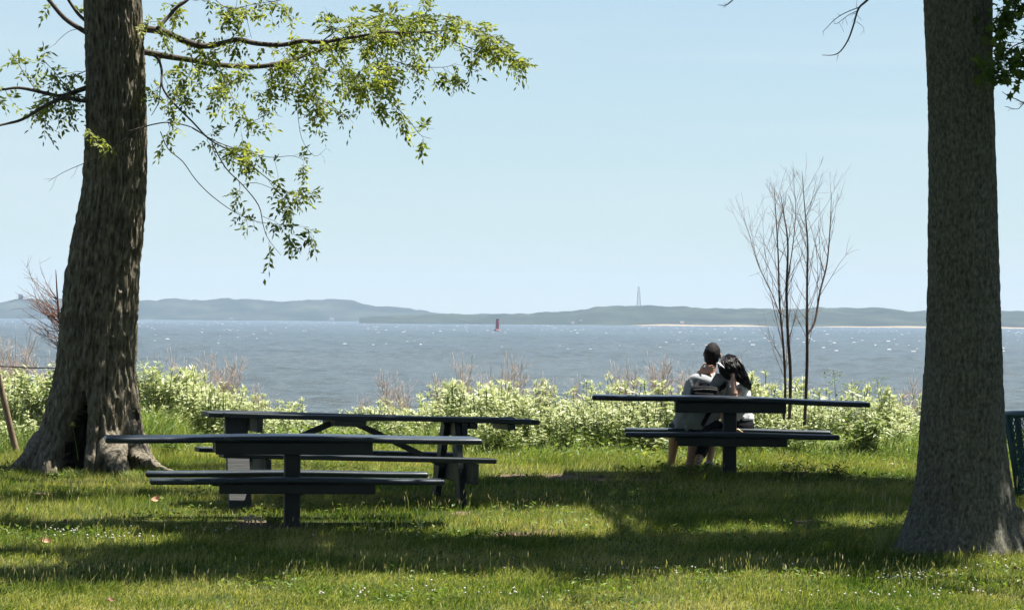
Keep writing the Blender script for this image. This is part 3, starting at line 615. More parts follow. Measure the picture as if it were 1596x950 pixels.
# ---- right tree: low leafy twigs at the frame's top right corner and bare hanging twigs
leafR = NB()
def stars(nb, O, N, size, tint):
    """five pointed leaves as little fans"""
    k = len(O); N = unit(N); a0 = rng.uniform(0, 6.28, k); ref = unit(np.cross(N, np.array([.3, .2, .9]))); B = np.cross(N, ref)
    V = [O]; m_ = 12
    for j in range(m_):
        a = a0+j*2*math.pi/m_; rr = size*(1 if j % 2 == 0 else .48)*(.55 if j == 6 else 1); V.append(O+(ref*np.cos(a)[:, None]+B*np.sin(a)[:, None])*rr[:, None]-N*(rr*.18)[:, None]*(j % 2 == 0))
    V = np.stack(V, 1).reshape(-1, 3); i = np.arange(k)[:, None]*(m_+1)
    nb.add(V, np.concatenate([i+np.array([0, 1+j, 1+(j+1) % m_]) for j in range(m_)]), None, np.repeat(tint, m_+1))
for tr, rad, d0, d1 in (([(1640, -40), (1600, 5), (1580, 25), (1562, 42), (1546, 50)], [.018, .012, .009], 29.4, 29.7), ([(1640, 20), (1605, 60), (1580, 72), (1556, 95), (1545, 108)], [.008, .005, .003], 29.3, 29.4), ([(1660, 70), (1610, 85), (1585, 100), (1560, 108), (1543, 112)], [.008, .005, .003], 29.2, 29.35), ([(1650, -30), (1590, -5), (1565, 12), (1552, 30)], [.008, .003], 29.5, 29.4)):
    nb = NB(); pts = [W(x, y, d0+(d1-d0)*j/(len(tr)-1)) for j, (x, y) in enumerate(tr)]; grow(nb, None, pts, rad, 12, .2, tl=(.06, .18), tw_r=.0025); nb.obj('branch', [M['branch_bark']], treeR)
    P_, _ = smooth_path(pts, [1, 1], 10); P_ = P_[len(P_)//4:]; k = 95; O = P_[rng.integers(0, len(P_), k)]+rng.normal(0, .07, (k, 3))-np.array([0, 0, .03])
    stars(leafR, O, rng.normal(0, .6, (k, 3))+np.array([0, -.5, .7]), rng.uniform(.03, .055, k), rng.random(k))
stars(leafR, np.array([W(1540, 105, 29.35), W(1534, 110, 29.33), W(1538, 118, 29.33)]), np.array([[.2, -.8, .5]]*3), np.array([.035, .04, .03]), np.array([.9, .6, .9]))
tag(leafR.obj('foliage', [M['leaf_maple']], treeR, smooth=False), kind='stuff')
for tr, rad, d_ in (([(1380, -50), (1365, -15), (1350, 2), (1338, 14), (1330, 40), (1322, 62), (1310, 80), (1298, 86), (1281, 86)], [.014, .008, .006, .002], 29.2), ([(1340, 11), (1318, 20), (1302, 30), (1288, 44), (1282, 50)], [.004, .0015], 29.2), ([(1338, 16), (1322, 24), (1306, 36), (1300, 37)], [.003, .0015], 29.2),
                    ([(1160, -20), (1142, 0), (1132, 8), (1119, 8)], [.006, .002], 29.0), ([(1640, 150), (1600, 160), (1585, 155), (1572, 150), (1562, 143)], [.006, .002], 29.6), ([(1640, 140), (1598, 160), (1586, 170), (1566, 166)], [.005, .0015], 29.6), ([(1335, 34), (1345, 42), (1347, 52)], [.002, .001], 29.2)):
    nb = NB(); grow(nb, None, [W(x, y, d_) for x, y in tr], rad, 14, .1, tl=(.03, .09), tw_r=.0016, start=.35); nb.obj('branch', [M['branch_bark']], treeR)

# ---- trees added round and behind the viewer, out of view: they close off part of the open sky
nb = NB(); tk = NB()
for (x_, y_, rc, hc_) in ((-13, 24, 5.5, 8.5), (-9, 9, 6, 9), (12, 20, 5.5, 9), (9, 3, 6.5, 9.5), (-2, -8, 7, 10), (-16, -4, 7, 9), (17, -6, 7, 10), (5, 14, 4.5, 10.5), (-4, 17, 4.2, 10.5), (4, -20, 8, 10), (-12, -20, 8, 10), (19, 34, 5, 9)):
    z_ = gz(x_, y_)
    if abs(x_) > .16*y_+1: tube(tk, [(x_, y_, z_-.3), (x_+.2, y_, z_+3), (x_, y_, z_+hc_)], [.42, .3, .12], 12, 4)
    n_ = 3400; v_ = unit(rng.normal(0, 1, (n_, 3)))*rng.uniform(.45, 1, n_)[:, None]**.6*np.array([rc, rc, rc*.62])+np.array([x_, y_, z_+hc_]); v_ += (vnoise(v_*.9, 77)-.5)[:, None]*1.5
    v_ = v_[(v_[:, 2] > EYE+np.maximum(v_[:, 1], 0)*.0905+1.0) | (v_[:, 1] < -1.5)]; k_ = len(v_); L = rng.uniform(.5, .9, k_)
    leaves(nb, v_, rng.normal(0, 1, (k_, 3))*np.array([1, 1, .5]), rng.normal(0, .5, (k_, 3))+np.array([0, 0, 1]), L, L*.7, rng.random(k_))
o = nb.obj('skylight_block_trees', [M['leaf_crown']], None, False); tag(o, 'unseen trees added around and behind the viewer to block skylight', 'trees', kind='stuff')
tag(tk.obj('trunks', [M['bark_fine']], o), kind='stuff')
# ------------------------------------------------------------------ grass
def clear_of_trunks(x, y):
    return ~((((x-W(140, 700, LT_D).x)/.62)**2+((y-LT_D)/.45)**2 < 1) | (((x-W(1500, 850, RT_D).x)/.5)**2+((y-RT_D)/.42)**2 < 1))
nb = NB(); n = 640000
gy = 24.6+(39.6-24.6)*rng.random(n)**1.05; gx = rng.uniform(-1, 1, n)*(.1376*gy+3.4); zz = ground(gx, gy); O = np.stack([gx, gy, zz-.005], -1); px = proj(O)
b = bare(px); patch = fbm(np.stack([gx*1.1, gy*.8, gx*0], -1), 51, 3); fine = vnoise(np.stack([gx*5, gy*4, gx*0], -1), 52)
keep = (rng.random(n) > b*1.5) & clear_of_trunks(gx, gy) & (rng.random(n) < .45+.9*patch) & ((np.abs(gx) < .1376*gy+.8) | (rng.random(n) < .55))
O = O[keep]; patch = patch[keep]; fine = fine[keep]; k = len(O)
H = (.028+.055*rng.random(k)**1.6)*(.6+.8*patch)*(.7+.6*fine); far = O[:, 1] > 38.0; H[far] *= 1.5
wd = rng.uniform(.0035, .0075, k); a = rng.uniform(0, 6.28, k); lean = np.stack([np.cos(a), np.sin(a), a*0], -1)*(H*rng.uniform(.1, .9, k))[:, None]; lean[:, 0] += H*.25
tint = np.clip(.37+.48*rng.random(k)+.25*(rng.random(k) < .1), 0, 1)
near = O[:, 1] < 31
blades(nb, O[near], H[near], wd[near], lean[near], tint[near], 0, 2); blades(nb, O[~near], H[~near], wd[~near]*1.15, lean[~near], tint[~near], 0, 1)
tag(nb.obj('grass', [M['grass']], None, smooth=False), 'short lawn grass covering the park ground', 'grass', kind='stuff')
# scattered taller stems with seed heads, standing in loose drifts
nb = NB(); n = 5200; gy = 24.8+13.7*rng.random(n)**1.4; gx = rng.uniform(-1, 1, n)*(.1376*gy+.5); dr = fbm(np.stack([gx*.8, gy*.9, gx*0], -1), 61, 2); kp = (dr > .5) & clear_of_trunks(gx, gy); gx, gy = gx[kp], gy[kp]; k = len(gx)
O = np.stack([gx, gy, ground(gx, gy)], -1); H = rng.uniform(.08, .2, k); lean = rng.normal(0, .25, (k, 3))*H[:, None]; lean[:, 2] = 0; lean[:, 0] += H*.15
blades(nb, O, H, np.full(k, .0045), lean, rng.random(k), 0, 2)
tips = O+np.stack([H*0, H*0, H], -1)+lean; leaves(nb, tips-np.array([0, 0, .03]), np.array([0, 0, 1.])+lean*3, rng.normal(0, 1, (k, 3)), rng.uniform(.03, .06, k), rng.uniform(.006, .011, k), rng.random(k), 1)
tag(nb.obj('meadow_stems', [M['grass_tall'], M['seed_head']], None, smooth=False), 'thin taller grass stems with seed heads scattered through the lawn', 'grass', kind='stuff')
# low broad-leaved weeds in patches
nb = NB(); n = 16000; gy = rng.uniform(24.8, 38.5, n); gx = rng.uniform(-1, 1, n)*(.1376*gy+.5); dr = fbm(np.stack([gx*1.6, gy*1.2, gx*0], -1), 65, 3); kp = (dr > .56) & clear_of_trunks(gx, gy); gx, gy = gx[kp], gy[kp]; n = len(gx); a = rng.uniform(0, 6.28, n); L = rng.uniform(.025, .06, n)
leaves(nb, np.stack([gx, gy, ground(gx, gy)+rng.uniform(.01, .06, n)], -1), np.stack([np.cos(a), np.sin(a), rng.uniform(0, .9, n)], -1), rng.normal(0, .35, (n, 3))+np.array([0, 0, 1]), L, L*rng.uniform(.4, .7, n), rng.random(n)*.7, 0)
tag(nb.obj('lawn_weeds', [M['leaf_weed']], None, smooth=False), 'low broad leaved weeds and clover leaves among the lawn grass', 'weeds', kind='stuff')
# white clover heads
nb = NB(); spots = [(105, 838, 40, 4, 12), (165, 845, 60, 7, 26), (330, 835, 40, 5, 8), (560, 940, 80, 8, 14), (750, 935, 120, 10, 18), (1230, 885, 60, 6, 16), (1060, 900, 60, 6, 12), (1420, 905, 70, 7, 40), (1480, 930, 90, 8, 22), (1300, 935, 120, 6, 16), (1540, 890, 50, 12, 12), (560, 840, 120, 6, 10), (900, 900, 90, 10, 10)]
for (x, y, sx, sy, c) in spots:
    for j in range(c):
        px_, py_ = random.gauss(x, sx*.6), random.gauss(y, sy*.6); d_ = 17690/((py_-(495+.00785*(px_-798)))+237.8)
        if d_ < 24.8: continue
        p = W(px_, py_, d_); z = gz(p.x, d_)+random.uniform(.05, .075); r_ = random.uniform(.005, .0095)
        ellipsoid(nb, (p.x, d_, z), (r_, r_, r_*.85), None, 7, 5, random.random(), 0); tube(nb, [(p.x, d_, z), (p.x+.01, d_, z-.07)], [.0015, .0015], 3, 1, False, .3, 1)
tag(nb.obj('clover_flowers', [M['clover'], M['grass_tall']], None), 'small white clover heads dotted over the near lawn', 'clover', kind='stuff')

# ------------------------------------------------------------------ bluff plants
TOP = [(-200, 585), (0, 590), (80, 585), (215, 578), (290, 592), (340, 606), (380, 622), (460, 634), (480, 654), (540, 656), (560, 634), (620, 626), (680, 606), (720, 598), (800, 592), (830, 600), (870, 612), (905, 614), (930, 604), (1000, 598), (1050, 600), (1180, 600), (1240, 602), (1290, 614), (1340, 622), (1370, 614), (1440, 616), (1500, 626), (1570, 684), (1800, 690)]
def top_at(x): return float(np.interp(x, [t[0] for t in TOP], [t[1] for t in TOP]))
def plant_mesh(name, ns, spread, seed, lush):
    r_ = np.random.default_rng(seed); nb = NB()
    for s in range(ns):
        a, rr = r_.uniform(0, 6.28), spread*math.sqrt(r_.random()); b0 = np.array([math.cos(a)*rr, math.sin(a)*rr, -.02]); h_ = r_.uniform(.62, 1.0)
        tip = b0+np.array([r_.normal(.05, .1), r_.normal(0, .09), h_]); mid = (b0+tip)/2+np.array([r_.normal(0, .03), r_.normal(0, .03), 0])
        P_, _ = smooth_path([b0, mid, tip], [1, 1], 6); tube(nb, P_, [.007, .004], 4, 1, False, .35, 1)
        n = int(r_.integers(27, 38)*lush); t = .08+.92*r_.random(n)**.9; t[:6] = r_.uniform(.93, 1, 6); f = t*(len(P_)-1); k = np.minimum(f.astype(int), len(P_)-2)
        O = P_[k]+(P_[k+1]-P_[k])*(f-k)[:, None]; az = np.arange(n)*2.4+r_.uniform(0, 6); el = np.where(t > .9, r_.uniform(.6, 1.35, n), r_.uniform(-.2, .75, n))
        D = np.stack([np.cos(az)*np.cos(el), np.sin(az)*np.cos(el), np.sin(el)], -1); L = np.where(t > .93, r_.uniform(.05, .09, n), r_.uniform(.07, .14, n))
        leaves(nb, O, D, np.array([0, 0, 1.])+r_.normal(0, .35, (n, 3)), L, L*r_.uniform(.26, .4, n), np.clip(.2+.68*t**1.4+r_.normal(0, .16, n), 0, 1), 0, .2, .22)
    return nb.mesh(name, [M['leaf_pale'], M['leaf_weed']], False)
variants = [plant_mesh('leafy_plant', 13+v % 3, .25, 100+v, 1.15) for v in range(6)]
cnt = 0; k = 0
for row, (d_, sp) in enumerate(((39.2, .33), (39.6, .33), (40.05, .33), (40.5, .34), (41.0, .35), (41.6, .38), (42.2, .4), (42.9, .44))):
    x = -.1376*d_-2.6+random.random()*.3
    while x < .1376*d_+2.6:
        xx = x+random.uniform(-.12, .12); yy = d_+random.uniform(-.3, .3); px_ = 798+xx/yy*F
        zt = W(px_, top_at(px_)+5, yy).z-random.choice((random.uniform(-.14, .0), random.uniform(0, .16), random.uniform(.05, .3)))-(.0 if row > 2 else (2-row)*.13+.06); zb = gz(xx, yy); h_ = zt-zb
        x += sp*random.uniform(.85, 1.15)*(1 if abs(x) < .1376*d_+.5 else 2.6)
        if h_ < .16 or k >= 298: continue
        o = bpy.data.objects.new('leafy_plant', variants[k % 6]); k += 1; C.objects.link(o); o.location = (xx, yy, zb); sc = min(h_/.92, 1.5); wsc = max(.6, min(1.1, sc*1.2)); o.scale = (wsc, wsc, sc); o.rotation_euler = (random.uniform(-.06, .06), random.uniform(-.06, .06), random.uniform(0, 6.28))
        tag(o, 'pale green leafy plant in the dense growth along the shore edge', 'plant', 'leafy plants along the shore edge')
print('plants', k)
# tall rank grass and low weeds at the foot of the plants
nb = NB(); n = 115000; gy = 38.2+rng.random(n)**1.2*4.3; gx = rng.uniform(-1, 1, n)*(.1376*gy+3.2); px = proj(np.stack([gx, gy, ground(gx, gy)], -1)); dr = fbm(np.stack([gx*1.3, gy*1.3, gx*0], -1), 71, 3)
tall = np.exp(-((px[:, 0]-235)/55)**2)+.6*np.exp(-((px[:, 0]-1360)/70)**2)+.5*np.exp(-((px[:, 0]-700)/120)**2)+.5*np.exp(-((px[:, 0]-20)/60)**2)
edge = sstep(38.2, 39.3, gy); kp = rng.random(n) < (.25+.75*edge)*(.35+1.1*dr); kp &= clear_of_trunks(gx, gy); gx, gy, dr, tall, edge = gx[kp], gy[kp], dr[kp], tall[kp], edge[kp]; k = len(gx)
H = (.06+.2*edge*dr*rng.uniform(.4, 1.3, k))*(1+1.9*tall*edge); a = rng.uniform(0, 6.28, k); lean = np.stack([np.cos(a), np.sin(a), a*0], -1)*(H*rng.uniform(.15, .7, k))[:, None]; lean[:, 0] += H*.2
blades(nb, np.stack([gx, gy, ground(gx, gy)-.01], -1), H, rng.uniform(.005, .011, k), lean, np.clip(rng.random(k)*.8+.1, 0, 1), 0, 2)
n = 9000; gy = 38.5+rng.random(n)*2.2; gx = rng.uniform(-1, 1, n)*(.1376*gy+.7); a = rng.uniform(0, 6.28, n); zz = ground(gx, gy)+rng.random(n)**1.5*.2*sstep(38.4, 39.6, gy); L = rng.uniform(.04, .1, n)
leaves(nb, np.stack([gx, gy, zz], -1), np.stack([np.cos(a), np.sin(a), rng.uniform(0, .9, n)], -1), rng.normal(0, .3, (n, 3))+np.array([0, 0, 1]), L, L*.45, rng.random(n), 1)
tag(nb.obj('tall_grass', [M['grass_tall'], M['leaf_weed']], None, smooth=False), 'taller rank grass and low weeds at the foot of the shore plants', 'grass', kind='stuff')
# dark broad-leaved shrub in the pale growth on the right
def shrub(name, label, px_, py0, py1, d_, wpx, nleaf, mat_, tl, lsz, cat='shrub', group=None):
    c = W(px_, py0, d_); zb = gz(c.x, d_); h_ = W(px_, py1, d_).z-zb; wd = wpx/F*d_; t = thing(name, label, cat, (c.x, d_, zb), group); nb = NB(); lb = NB()
    for j in range(9):
        a = random.uniform(0, 6.28); tip = np.array([math.cos(a)*wd*.45*random.random(), math.sin(a)*wd*.4*random.random(), h_*random.uniform(.7, 1)]); tube(nb, [(0, 0, -.05), tip*np.array([.6, .6, .5]), tip], [.008, .003], 5, 4)
        n = nleaf//9; tt = rng.random(n)**.7; O = tip[None]*tt[:, None]+rng.normal(0, .05, (n, 3)); az = rng.uniform(0, 6.28, n); el = rng.uniform(-.5, .8, n); L = rng.uniform(*lsz, n)
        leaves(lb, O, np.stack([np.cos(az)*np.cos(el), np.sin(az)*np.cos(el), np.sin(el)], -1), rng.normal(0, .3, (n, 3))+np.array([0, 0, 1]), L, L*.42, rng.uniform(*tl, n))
    nb.obj('stem', [M['twig_dark']], t); lb.obj('foliage', [mat_], t, smooth=False); return t
shrub('shrub', 'dark green leafy shrub below the right end of the couple\'s table', 1345, 715, 648, 39.0, 76, 420, M['leaf_pale'], (.12, .8), (.06, .12))
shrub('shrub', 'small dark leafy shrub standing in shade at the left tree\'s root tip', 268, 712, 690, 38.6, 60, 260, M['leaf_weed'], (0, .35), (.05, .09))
shrub('shrub', 'tall pale shrub rising above the plants left of the wooden table', 245, 700, 572, 40.3, 110, 1500, M['leaf_pale'], (.25, .95), (.05, .09))
shrub('shrub', 'rounded pale shrub with brown twigs beside the leaning fence post', 70, 690, 580, 40.0, 120, 1500, M['leaf_pale'], (.2, .95), (.06, .1))
# low dark weeds in the shade under the couple's table
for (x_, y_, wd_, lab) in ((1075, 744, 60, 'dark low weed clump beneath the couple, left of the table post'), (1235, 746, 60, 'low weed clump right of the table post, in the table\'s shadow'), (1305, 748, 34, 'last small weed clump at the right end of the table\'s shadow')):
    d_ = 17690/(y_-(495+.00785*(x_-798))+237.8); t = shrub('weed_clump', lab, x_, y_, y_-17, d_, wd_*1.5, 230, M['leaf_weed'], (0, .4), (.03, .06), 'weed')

# ------------------------------------------------------------------ dry stalks, saplings
def dry_bush(px_, pyt, pyb, d_, wpx, nstem, mat_, name, label, group, cat='dry shrub', th=.0045, up=.25):
    c = W(px_, pyb, d_); zb = min(gz(c.x, d_), c.z); top = W(px_, pyt, d_).z; h_ = top-zb; t = NB(); wd = wpx/F*d_
    for s in range(nstem):
        a = random.uniform(0, 6.28); b0 = np.array([random.gauss(0, .05), random.gauss(0, .05), 0]); tip = np.array([random.uniform(-.5, .5)*wd, random.uniform(-.3, .3)*wd, h_*random.uniform(.62, 1)]); md = (b0+tip)/2*np.array([.8, .8, 1.05])
        P_, R_ = smooth_path([b0, md, tip], [th, th*.35], 5); tube(t, P_, R_, 4, 1)
        for j in range(int(8*h_/.6)):
            f = random.uniform(.4, 1)*(len(P_)-2); k_ = int(f); o = P_[k_]; dv = unit(np.array([random.gauss(0, .55), random.gauss(0, .4), random.uniform(.25, 1)])); L = random.uniform(.05, .17)*(.6+h_*.5); e = o+dv*L; tube(t, [o, o+dv*L*.5+np.array([0, 0, -.005]), e], [th*.5, th*.25], 3, 1, False)
            for q in range(2): e2 = o+dv*L*random.uniform(.4, .9); tube(t, [e2, e2+unit(dv+np.array([random.gauss(0, .5), random.gauss(0, .4), .2]))*L*.45], [th*.35, th*.2], 3, 1, False)
    o = t.obj(name, [mat_]); o.location = (c.x, d_, zb); return tag(o, label, cat, group)
g = 'dry twiggy stalks rising above the shore plants'
for (x_, yt, w_, ns_, lb) in ((20, 500, 90, 16, 'tall pale dry brush at the left edge behind the fence post'), (75, 545, 60, 10, 'dry brush between the fence post and the big left tree'), (240, 548, 40, 6, 'wispy dry stalks just right of the big hollow tree'), (282, 540, 50, 8, 'tall dry stalks right of the hollow tree, second clump from its trunk'),
                             (318, 545, 30, 6, 'narrow dry stalk clump left of the spreading bare bush'), (355, 541, 62, 12, 'spreading bare dry bush above the left end of the wooden table'), (408, 590, 40, 4, 'small dry twigs above the wooden table, right of the spreading bush'), (565, 594, 22, 3, 'short dry stalk left of the forked one behind the wooden table'), (606, 570, 42, 7, 'forked pale dry stalk above the wooden table, right half'),
                             (632, 590, 30, 5, 'low dry stalks just right of the forked pale one'), (685, 575, 34, 5, 'brownish dry tuft between the forked stalk and the tall pair'), (722, 546, 36, 7, 'tall dry pair of stalks below and left of the red buoy'), (765, 552, 44, 8, 'dry stalks just below the red buoy'), (803, 543, 44, 9, 'tallest dry stalks, right below the buoy'),
                             (848, 575, 40, 5, 'thin dry stalks halfway between buoy and couple\'s table'), (898, 580, 30, 4, 'single thin dry stalk left of the couple\'s table'), (975, 556, 56, 10, 'dry brush above the left end of the couple\'s table'), (1030, 545, 60, 12, 'dense dry brush just left of the seated man'), (1066, 550, 36, 8, 'dry stalks right beside the man\'s left shoulder'),
                             (1188, 590, 40, 5, 'dry stalks between the woman and the bare saplings'), (1342, 590, 30, 3, 'thin dry stalks above the table\'s right tip'), (1405, 582, 34, 4, 'dry stalks left of the right tree, short ones'), (1428, 566, 22, 2, 'slender pale dry stalk nearest the right tree')):
    dry_bush(x_, yt, top_at(x_)+25, 42.2+random.uniform(-.6, .6), w_, int(ns_*1.6), M['twig_dry'], 'dry_shrub', lb, g)
def weed(px_, yt, lab):
    d_ = 42.6; c = W(px_, top_at(px_)+20, d_); zb = gz(c.x, d_); h_ = W(px_, yt, d_).z-zb; t = NB(); tube(t, [(0, 0, 0), (.02, 0, h_*.5), (-.01, 0, h_)], [.005, .002], 4, 4, True, .4)
    n = 46; f = rng.random(n)**.5; O = np.stack([rng.normal(0, .05, n), rng.normal(0, .04, n), h_*(.45+.55*f)], -1); leaves(t, O, rng.normal(0, 1, (n, 3)), rng.normal(0, 1, (n, 3)), rng.uniform(.02, .05, n), rng.uniform(.012, .022, n), rng.uniform(.4, 1, n), 0)
    o = t.obj('tall_weed', [M['leaf_weed']], None, False); o.location = (c.x, d_, zb); tag(o, lab, 'weed', 'tall thin weeds above the shore plants')
for x_, yt, lb in ((1300, 576, 'thin tall green weed right of the bare saplings'), (1318, 598, 'short tufted weed behind the table\'s right half'), (1336, 592, 'yellow green flowering weed above the table\'s right end'), (1368, 590, 'lone tall weed between the table tip and right tree'), (455, 632, 'fine yellowish weed above the wooden table\'s gap')): weed(x_, yt, lb)
def sapling(label, tr, forks, d_, rad, ntw):
    t = thing('bare_sapling', label, 'sapling', (0, 0, 0), 'bare young saplings at the shore'); nb = NB(); tw = NB()
    base = [W(x, y, d_) for x, y in tr]
    P_, R_ = smooth_path(base, rad, 6); tube(nb, P_, R_, 7, 1); stems = [(P_, R_)]
    for ft, fr in forks: Pf, Rf = smooth_path([W(x, y, d_+.12*j) for j, (x, y) in enumerate(ft)], fr, 6); tube(nb, Pf, Rf, 6, 1); stems.append((Pf, Rf))
    nb.obj('stem', [M['stem_dark']], t)
    for si, (Ps, Rs) in enumerate(stems):
        nn = ntw if si == 0 else int(ntw*.6)
        for j in range(nn):
            f = .3+.7*(j+rng.random())/nn; k_ = int(f*(len(Ps)-2)); o = Ps[k_]; a = rng.uniform(0, 6.28); hl = rng.uniform(.25, .75); side = np.array([math.cos(a), math.sin(a)*.8, 0]); L = (1.15-.8*f)*rng.uniform(.5, 1.05)*1.05
            p = [o]; dv = unit(side*hl+np.array([0, 0, 1])*.75)
            for q in range(5): dv = unit(dv+np.array([0, 0, .1])+rng.normal(0, .07, 3)); p.append(p[-1]+dv*L/5)
            r0 = min(Rs[k_]*.5, .0042); tube(tw, p, [r0*.85, .0009], 4, 2)
            for q in range(4):
                e = p[rng.integers(1, 5)]; d2 = unit(dv+rng.normal(0, .45, 3)); l2 = L*rng.uniform(.18, .4); tube(tw, [e, e+d2*l2*.5+rng.normal(0, .01, 3), e+d2*l2], [r0*.45, .001], 3, 1, False)
    tag(tw.obj('twig', [M['twig_dark']], t), kind='stuff'); return t
sapling('left bare sapling of the three, thinnest and crossing the middle stem', [(1221, 690), (1222, 650), (1224, 600), (1221, 540), (1215, 470), (1213, 400), (1209, 330), (1206, 285)], [([(1216, 490), (1200, 450), (1185, 420), (1172, 380), (1160, 340)], [.006, .0015])], 39.6, [.016, .014, .009, .0016], 22)
sapling('middle bare sapling of the three, straight with a sturdy stem', [(1228, 690), (1231, 640), (1232, 580), (1228, 520), (1226, 450), (1228, 380), (1221, 330), (1216, 300)], [([(1227, 440), (1236, 380), (1240, 330), (1238, 290)], [.007, .0015])], 39.3, [.02, .018, .011, .0016], 22)
sapling('right bare sapling of the three, forked halfway up', [(1253, 680), (1256, 620), (1258, 560), (1258, 500), (1258, 440), (1259, 380), (1254, 320), (1250, 266)], [([(1259, 520), (1270, 500), (1278, 455), (1289, 410), (1294, 350), (1296, 300)], [.013, .01, .002])], 39.4, [.019, .017, .01, .0016], 22)
# reddish bare bush behind the hollow tree
t = thing('bare_bush', 'reddish bare bush fanning out behind the left side of the hollow tree', 'bush', (0, 0, 0)); nb = NB(); tw = NB()
st = [W(90, 620, 38.6), W(93, 560, 38.6), W(95, 515, 38.6), W(92, 490, 38.6), W(89, 455, 38.6), W(87, 420, 38.6)]; P_, R_ = smooth_path(st, [.02, .016, .004], 6); tube(nb, P_, R_, 7); nb.obj('stem', [M['twig_red']], t)
for j in range(58):
    k_ = int(rng.uniform(.25, .75)*(len(P_)-1)); a = rng.choice([rng.uniform(2.4, 3.9), rng.uniform(0, 6.28)], p=[.75, .25]); dv = unit(np.array([math.cos(a), math.sin(a)*.9, rng.uniform(-.1, 1.2)])); L = rng.uniform(.2, .5); p = [P_[k_]]
    for q in range(5): dv = unit(dv+np.array([0, 0, .13])+rng.normal(0, .09, 3)); p.append(p[-1]+dv*L/5)
    tube(tw, p, [.0045, .0015], 4, 2)
    for q in range(4): e = p[rng.integers(2, 6)]; d2 = unit(dv+rng.normal(0, .5, 3)); tube(tw, [e, e+d2*L*.3], [.002, .001], 3, 1, False)
tag(tw.obj('twig', [M['twig_red']], t), kind='stuff')
# fence: leaning post and one sagging wire
t = thing('wire_fence', 'weathered leaning fence post and thin wire at the left edge', 'fence'); nb = NB()
tube(nb, [W(30, 715, 38.7), W(22, 690, 38.7), W(10, 640, 38.7), W(0, 598, 38.7), W(-6, 575, 38.7), W(-14, 540, 38.7)], [.035, .034, .032, .03], 9, 4); nb.obj('fence_post', [M['fence_wood']], t)
nb = NB(); tube(nb, [W(-260, 566, 38.9), W(-120, 567, 38.8), W(-8, 570, 38.72), W(40, 572.5, 38.6), W(86, 573.5, 38.4), W(150, 575, 38.0)], [.006, .006], 5, 4)
for x_ in np.arange(-200, 90, 23.): a = np.interp(x_, [-260, -120, -8, 40, 86, 150], [566, 567, 570, 572.5, 573.5, 575]); q = W(x_, a, 38.6); rbox(nb, q, (.05, .012, .012), .002, 1)
nb.obj('wire', [M['wire']], t)
t = thing('weed_stalk', 'single thin flowering weed stalk standing before the dark tree hollow', 'weed'); nb = NB(); tube(nb, [W(122, 716, 36.3), W(118, 690, 36.3), W(113, 662, 36.3)], [.004, .002], 4, 4, True, .5); O = np.array([W(113, 661, 36.3)]*14)+rng.normal(0, .018, (14, 3)); leaves(nb, O, rng.normal(0, 1, (14, 3)), rng.normal(0, 1, (14, 3)), np.full(14, .03), np.full(14, .012), np.full(14, .8)); nb.obj('stalk', [M['leaf_weed']], t, False)
# pale grass tuft beside the right tree, and one at the hollow tree's foot
def tuft(label, x_, y_, d_, n, hh, wpx, nh):
    t = NB(); c = W(x_, y_, d_); zb = gz(c.x, d_); wd = wpx/F*d_; O = np.stack([rng.normal(0, wd*.24, n), rng.normal(0, .08, n), np.zeros(n)], -1); H = rng.uniform(.5, 1, n)*hh; a = rng.uniform(0, 6.28, n); lean = np.stack([np.cos(a), np.sin(a), a*0], -1)*(H*rng.uniform(.2, .8, n))[:, None]
    blades(t, O, H, rng.uniform(.006, .01, n), lean, rng.uniform(.4, 1, n), 0, 2)
    for j in range(nh):
        b0 = np.array([random.gauss(0, wd*.12), random.gauss(0, .05), 0]); tp = b0+np.array([random.gauss(0, .05), 0, hh*random.uniform(1.2, 1.75)]); tube(t, [b0, (b0+tp)/2+np.array([.01, 0, 0]), tp], [.0025, .0015], 3, 3, False, .6); tube(t, [tp-np.array([0, 0, .01]), tp+np.array([.002, 0, .04]), tp+np.array([.004, 0, .085])], [.004, .009, .003], 5, 2, True, .6, 1)
    o = t.obj('grass_tuft', [M['grass_tall'], M['seed_head']], None, False); o.location = (c.x, d_, zb); tag(o, label, 'grass tuft')
tuft('tall pale grass tuft with seed heads left of the right tree\'s base', 1383, 838, 29.9, 110, .26, 60, 5)
tuft('dry seeding grass at the right edge behind the right tree', 1590, 790, 31.5, 60, .22, 40, 5)
tuft('bright grass tuft in front of the tree hollow', 112, 722, 36.1, 90, .14, 36, 0)
tuft('grass tuft by the bulging front root of the hollow tree', 205, 730, 35.9, 110, .13, 36, 0)

# ------------------------------------------------------------------ little things on the lawn
def dgr(x_, y_): return 17690/(y_-(495+.00785*(x_-798))+237.8)
def dry_leaf(x_, y_, s, mat_, label, ang=0.):
    d_ = dgr(x_, y_); c = W(x_, y_, d_); nb = NB(); n = 7; V = []
    for i_ in range(n):
        t_ = i_/(n-1); wv = math.sin(math.pi*min(1, t_*.96+.02))**.7*.36
        for j in (-1, -.45, 0, .45, 1): V.append(((t_-.5)*s, j*wv*s, s*(.22*abs(j)**1.5+.25*(t_-.5)**2+.03*math.sin(7*t_+j*3))))
    q = [[i_*5+j, i_*5+j+1, i_*5+j+6, i_*5+j+5] for i_ in range(n-1) for j in range(4)]; nb.add(V, None, q); tube(nb, [(-.5*s, 0, .07*s), (-.68*s, .02*s, .12*s)], [.015*s, .01*s], 4)
    o = nb.obj('fallen_leaf', [mat_]); o.location = (c.x, d_, gz(c.x, d_)+.03); o.rotation_euler = (math.radians(35), random.uniform(-.3, .3), ang); tag(o, label, 'leaf', 'fallen leaves lying on the lawn')
dry_leaf(244, 785, .1, M['fallen'], 'curled tan leaf on the grass below the front seat\'s left tip', .3)
dry_leaf(101, 820, .055, M['fallen_red'], 'small pinkish leaf on the lawn at the left', 1.2)
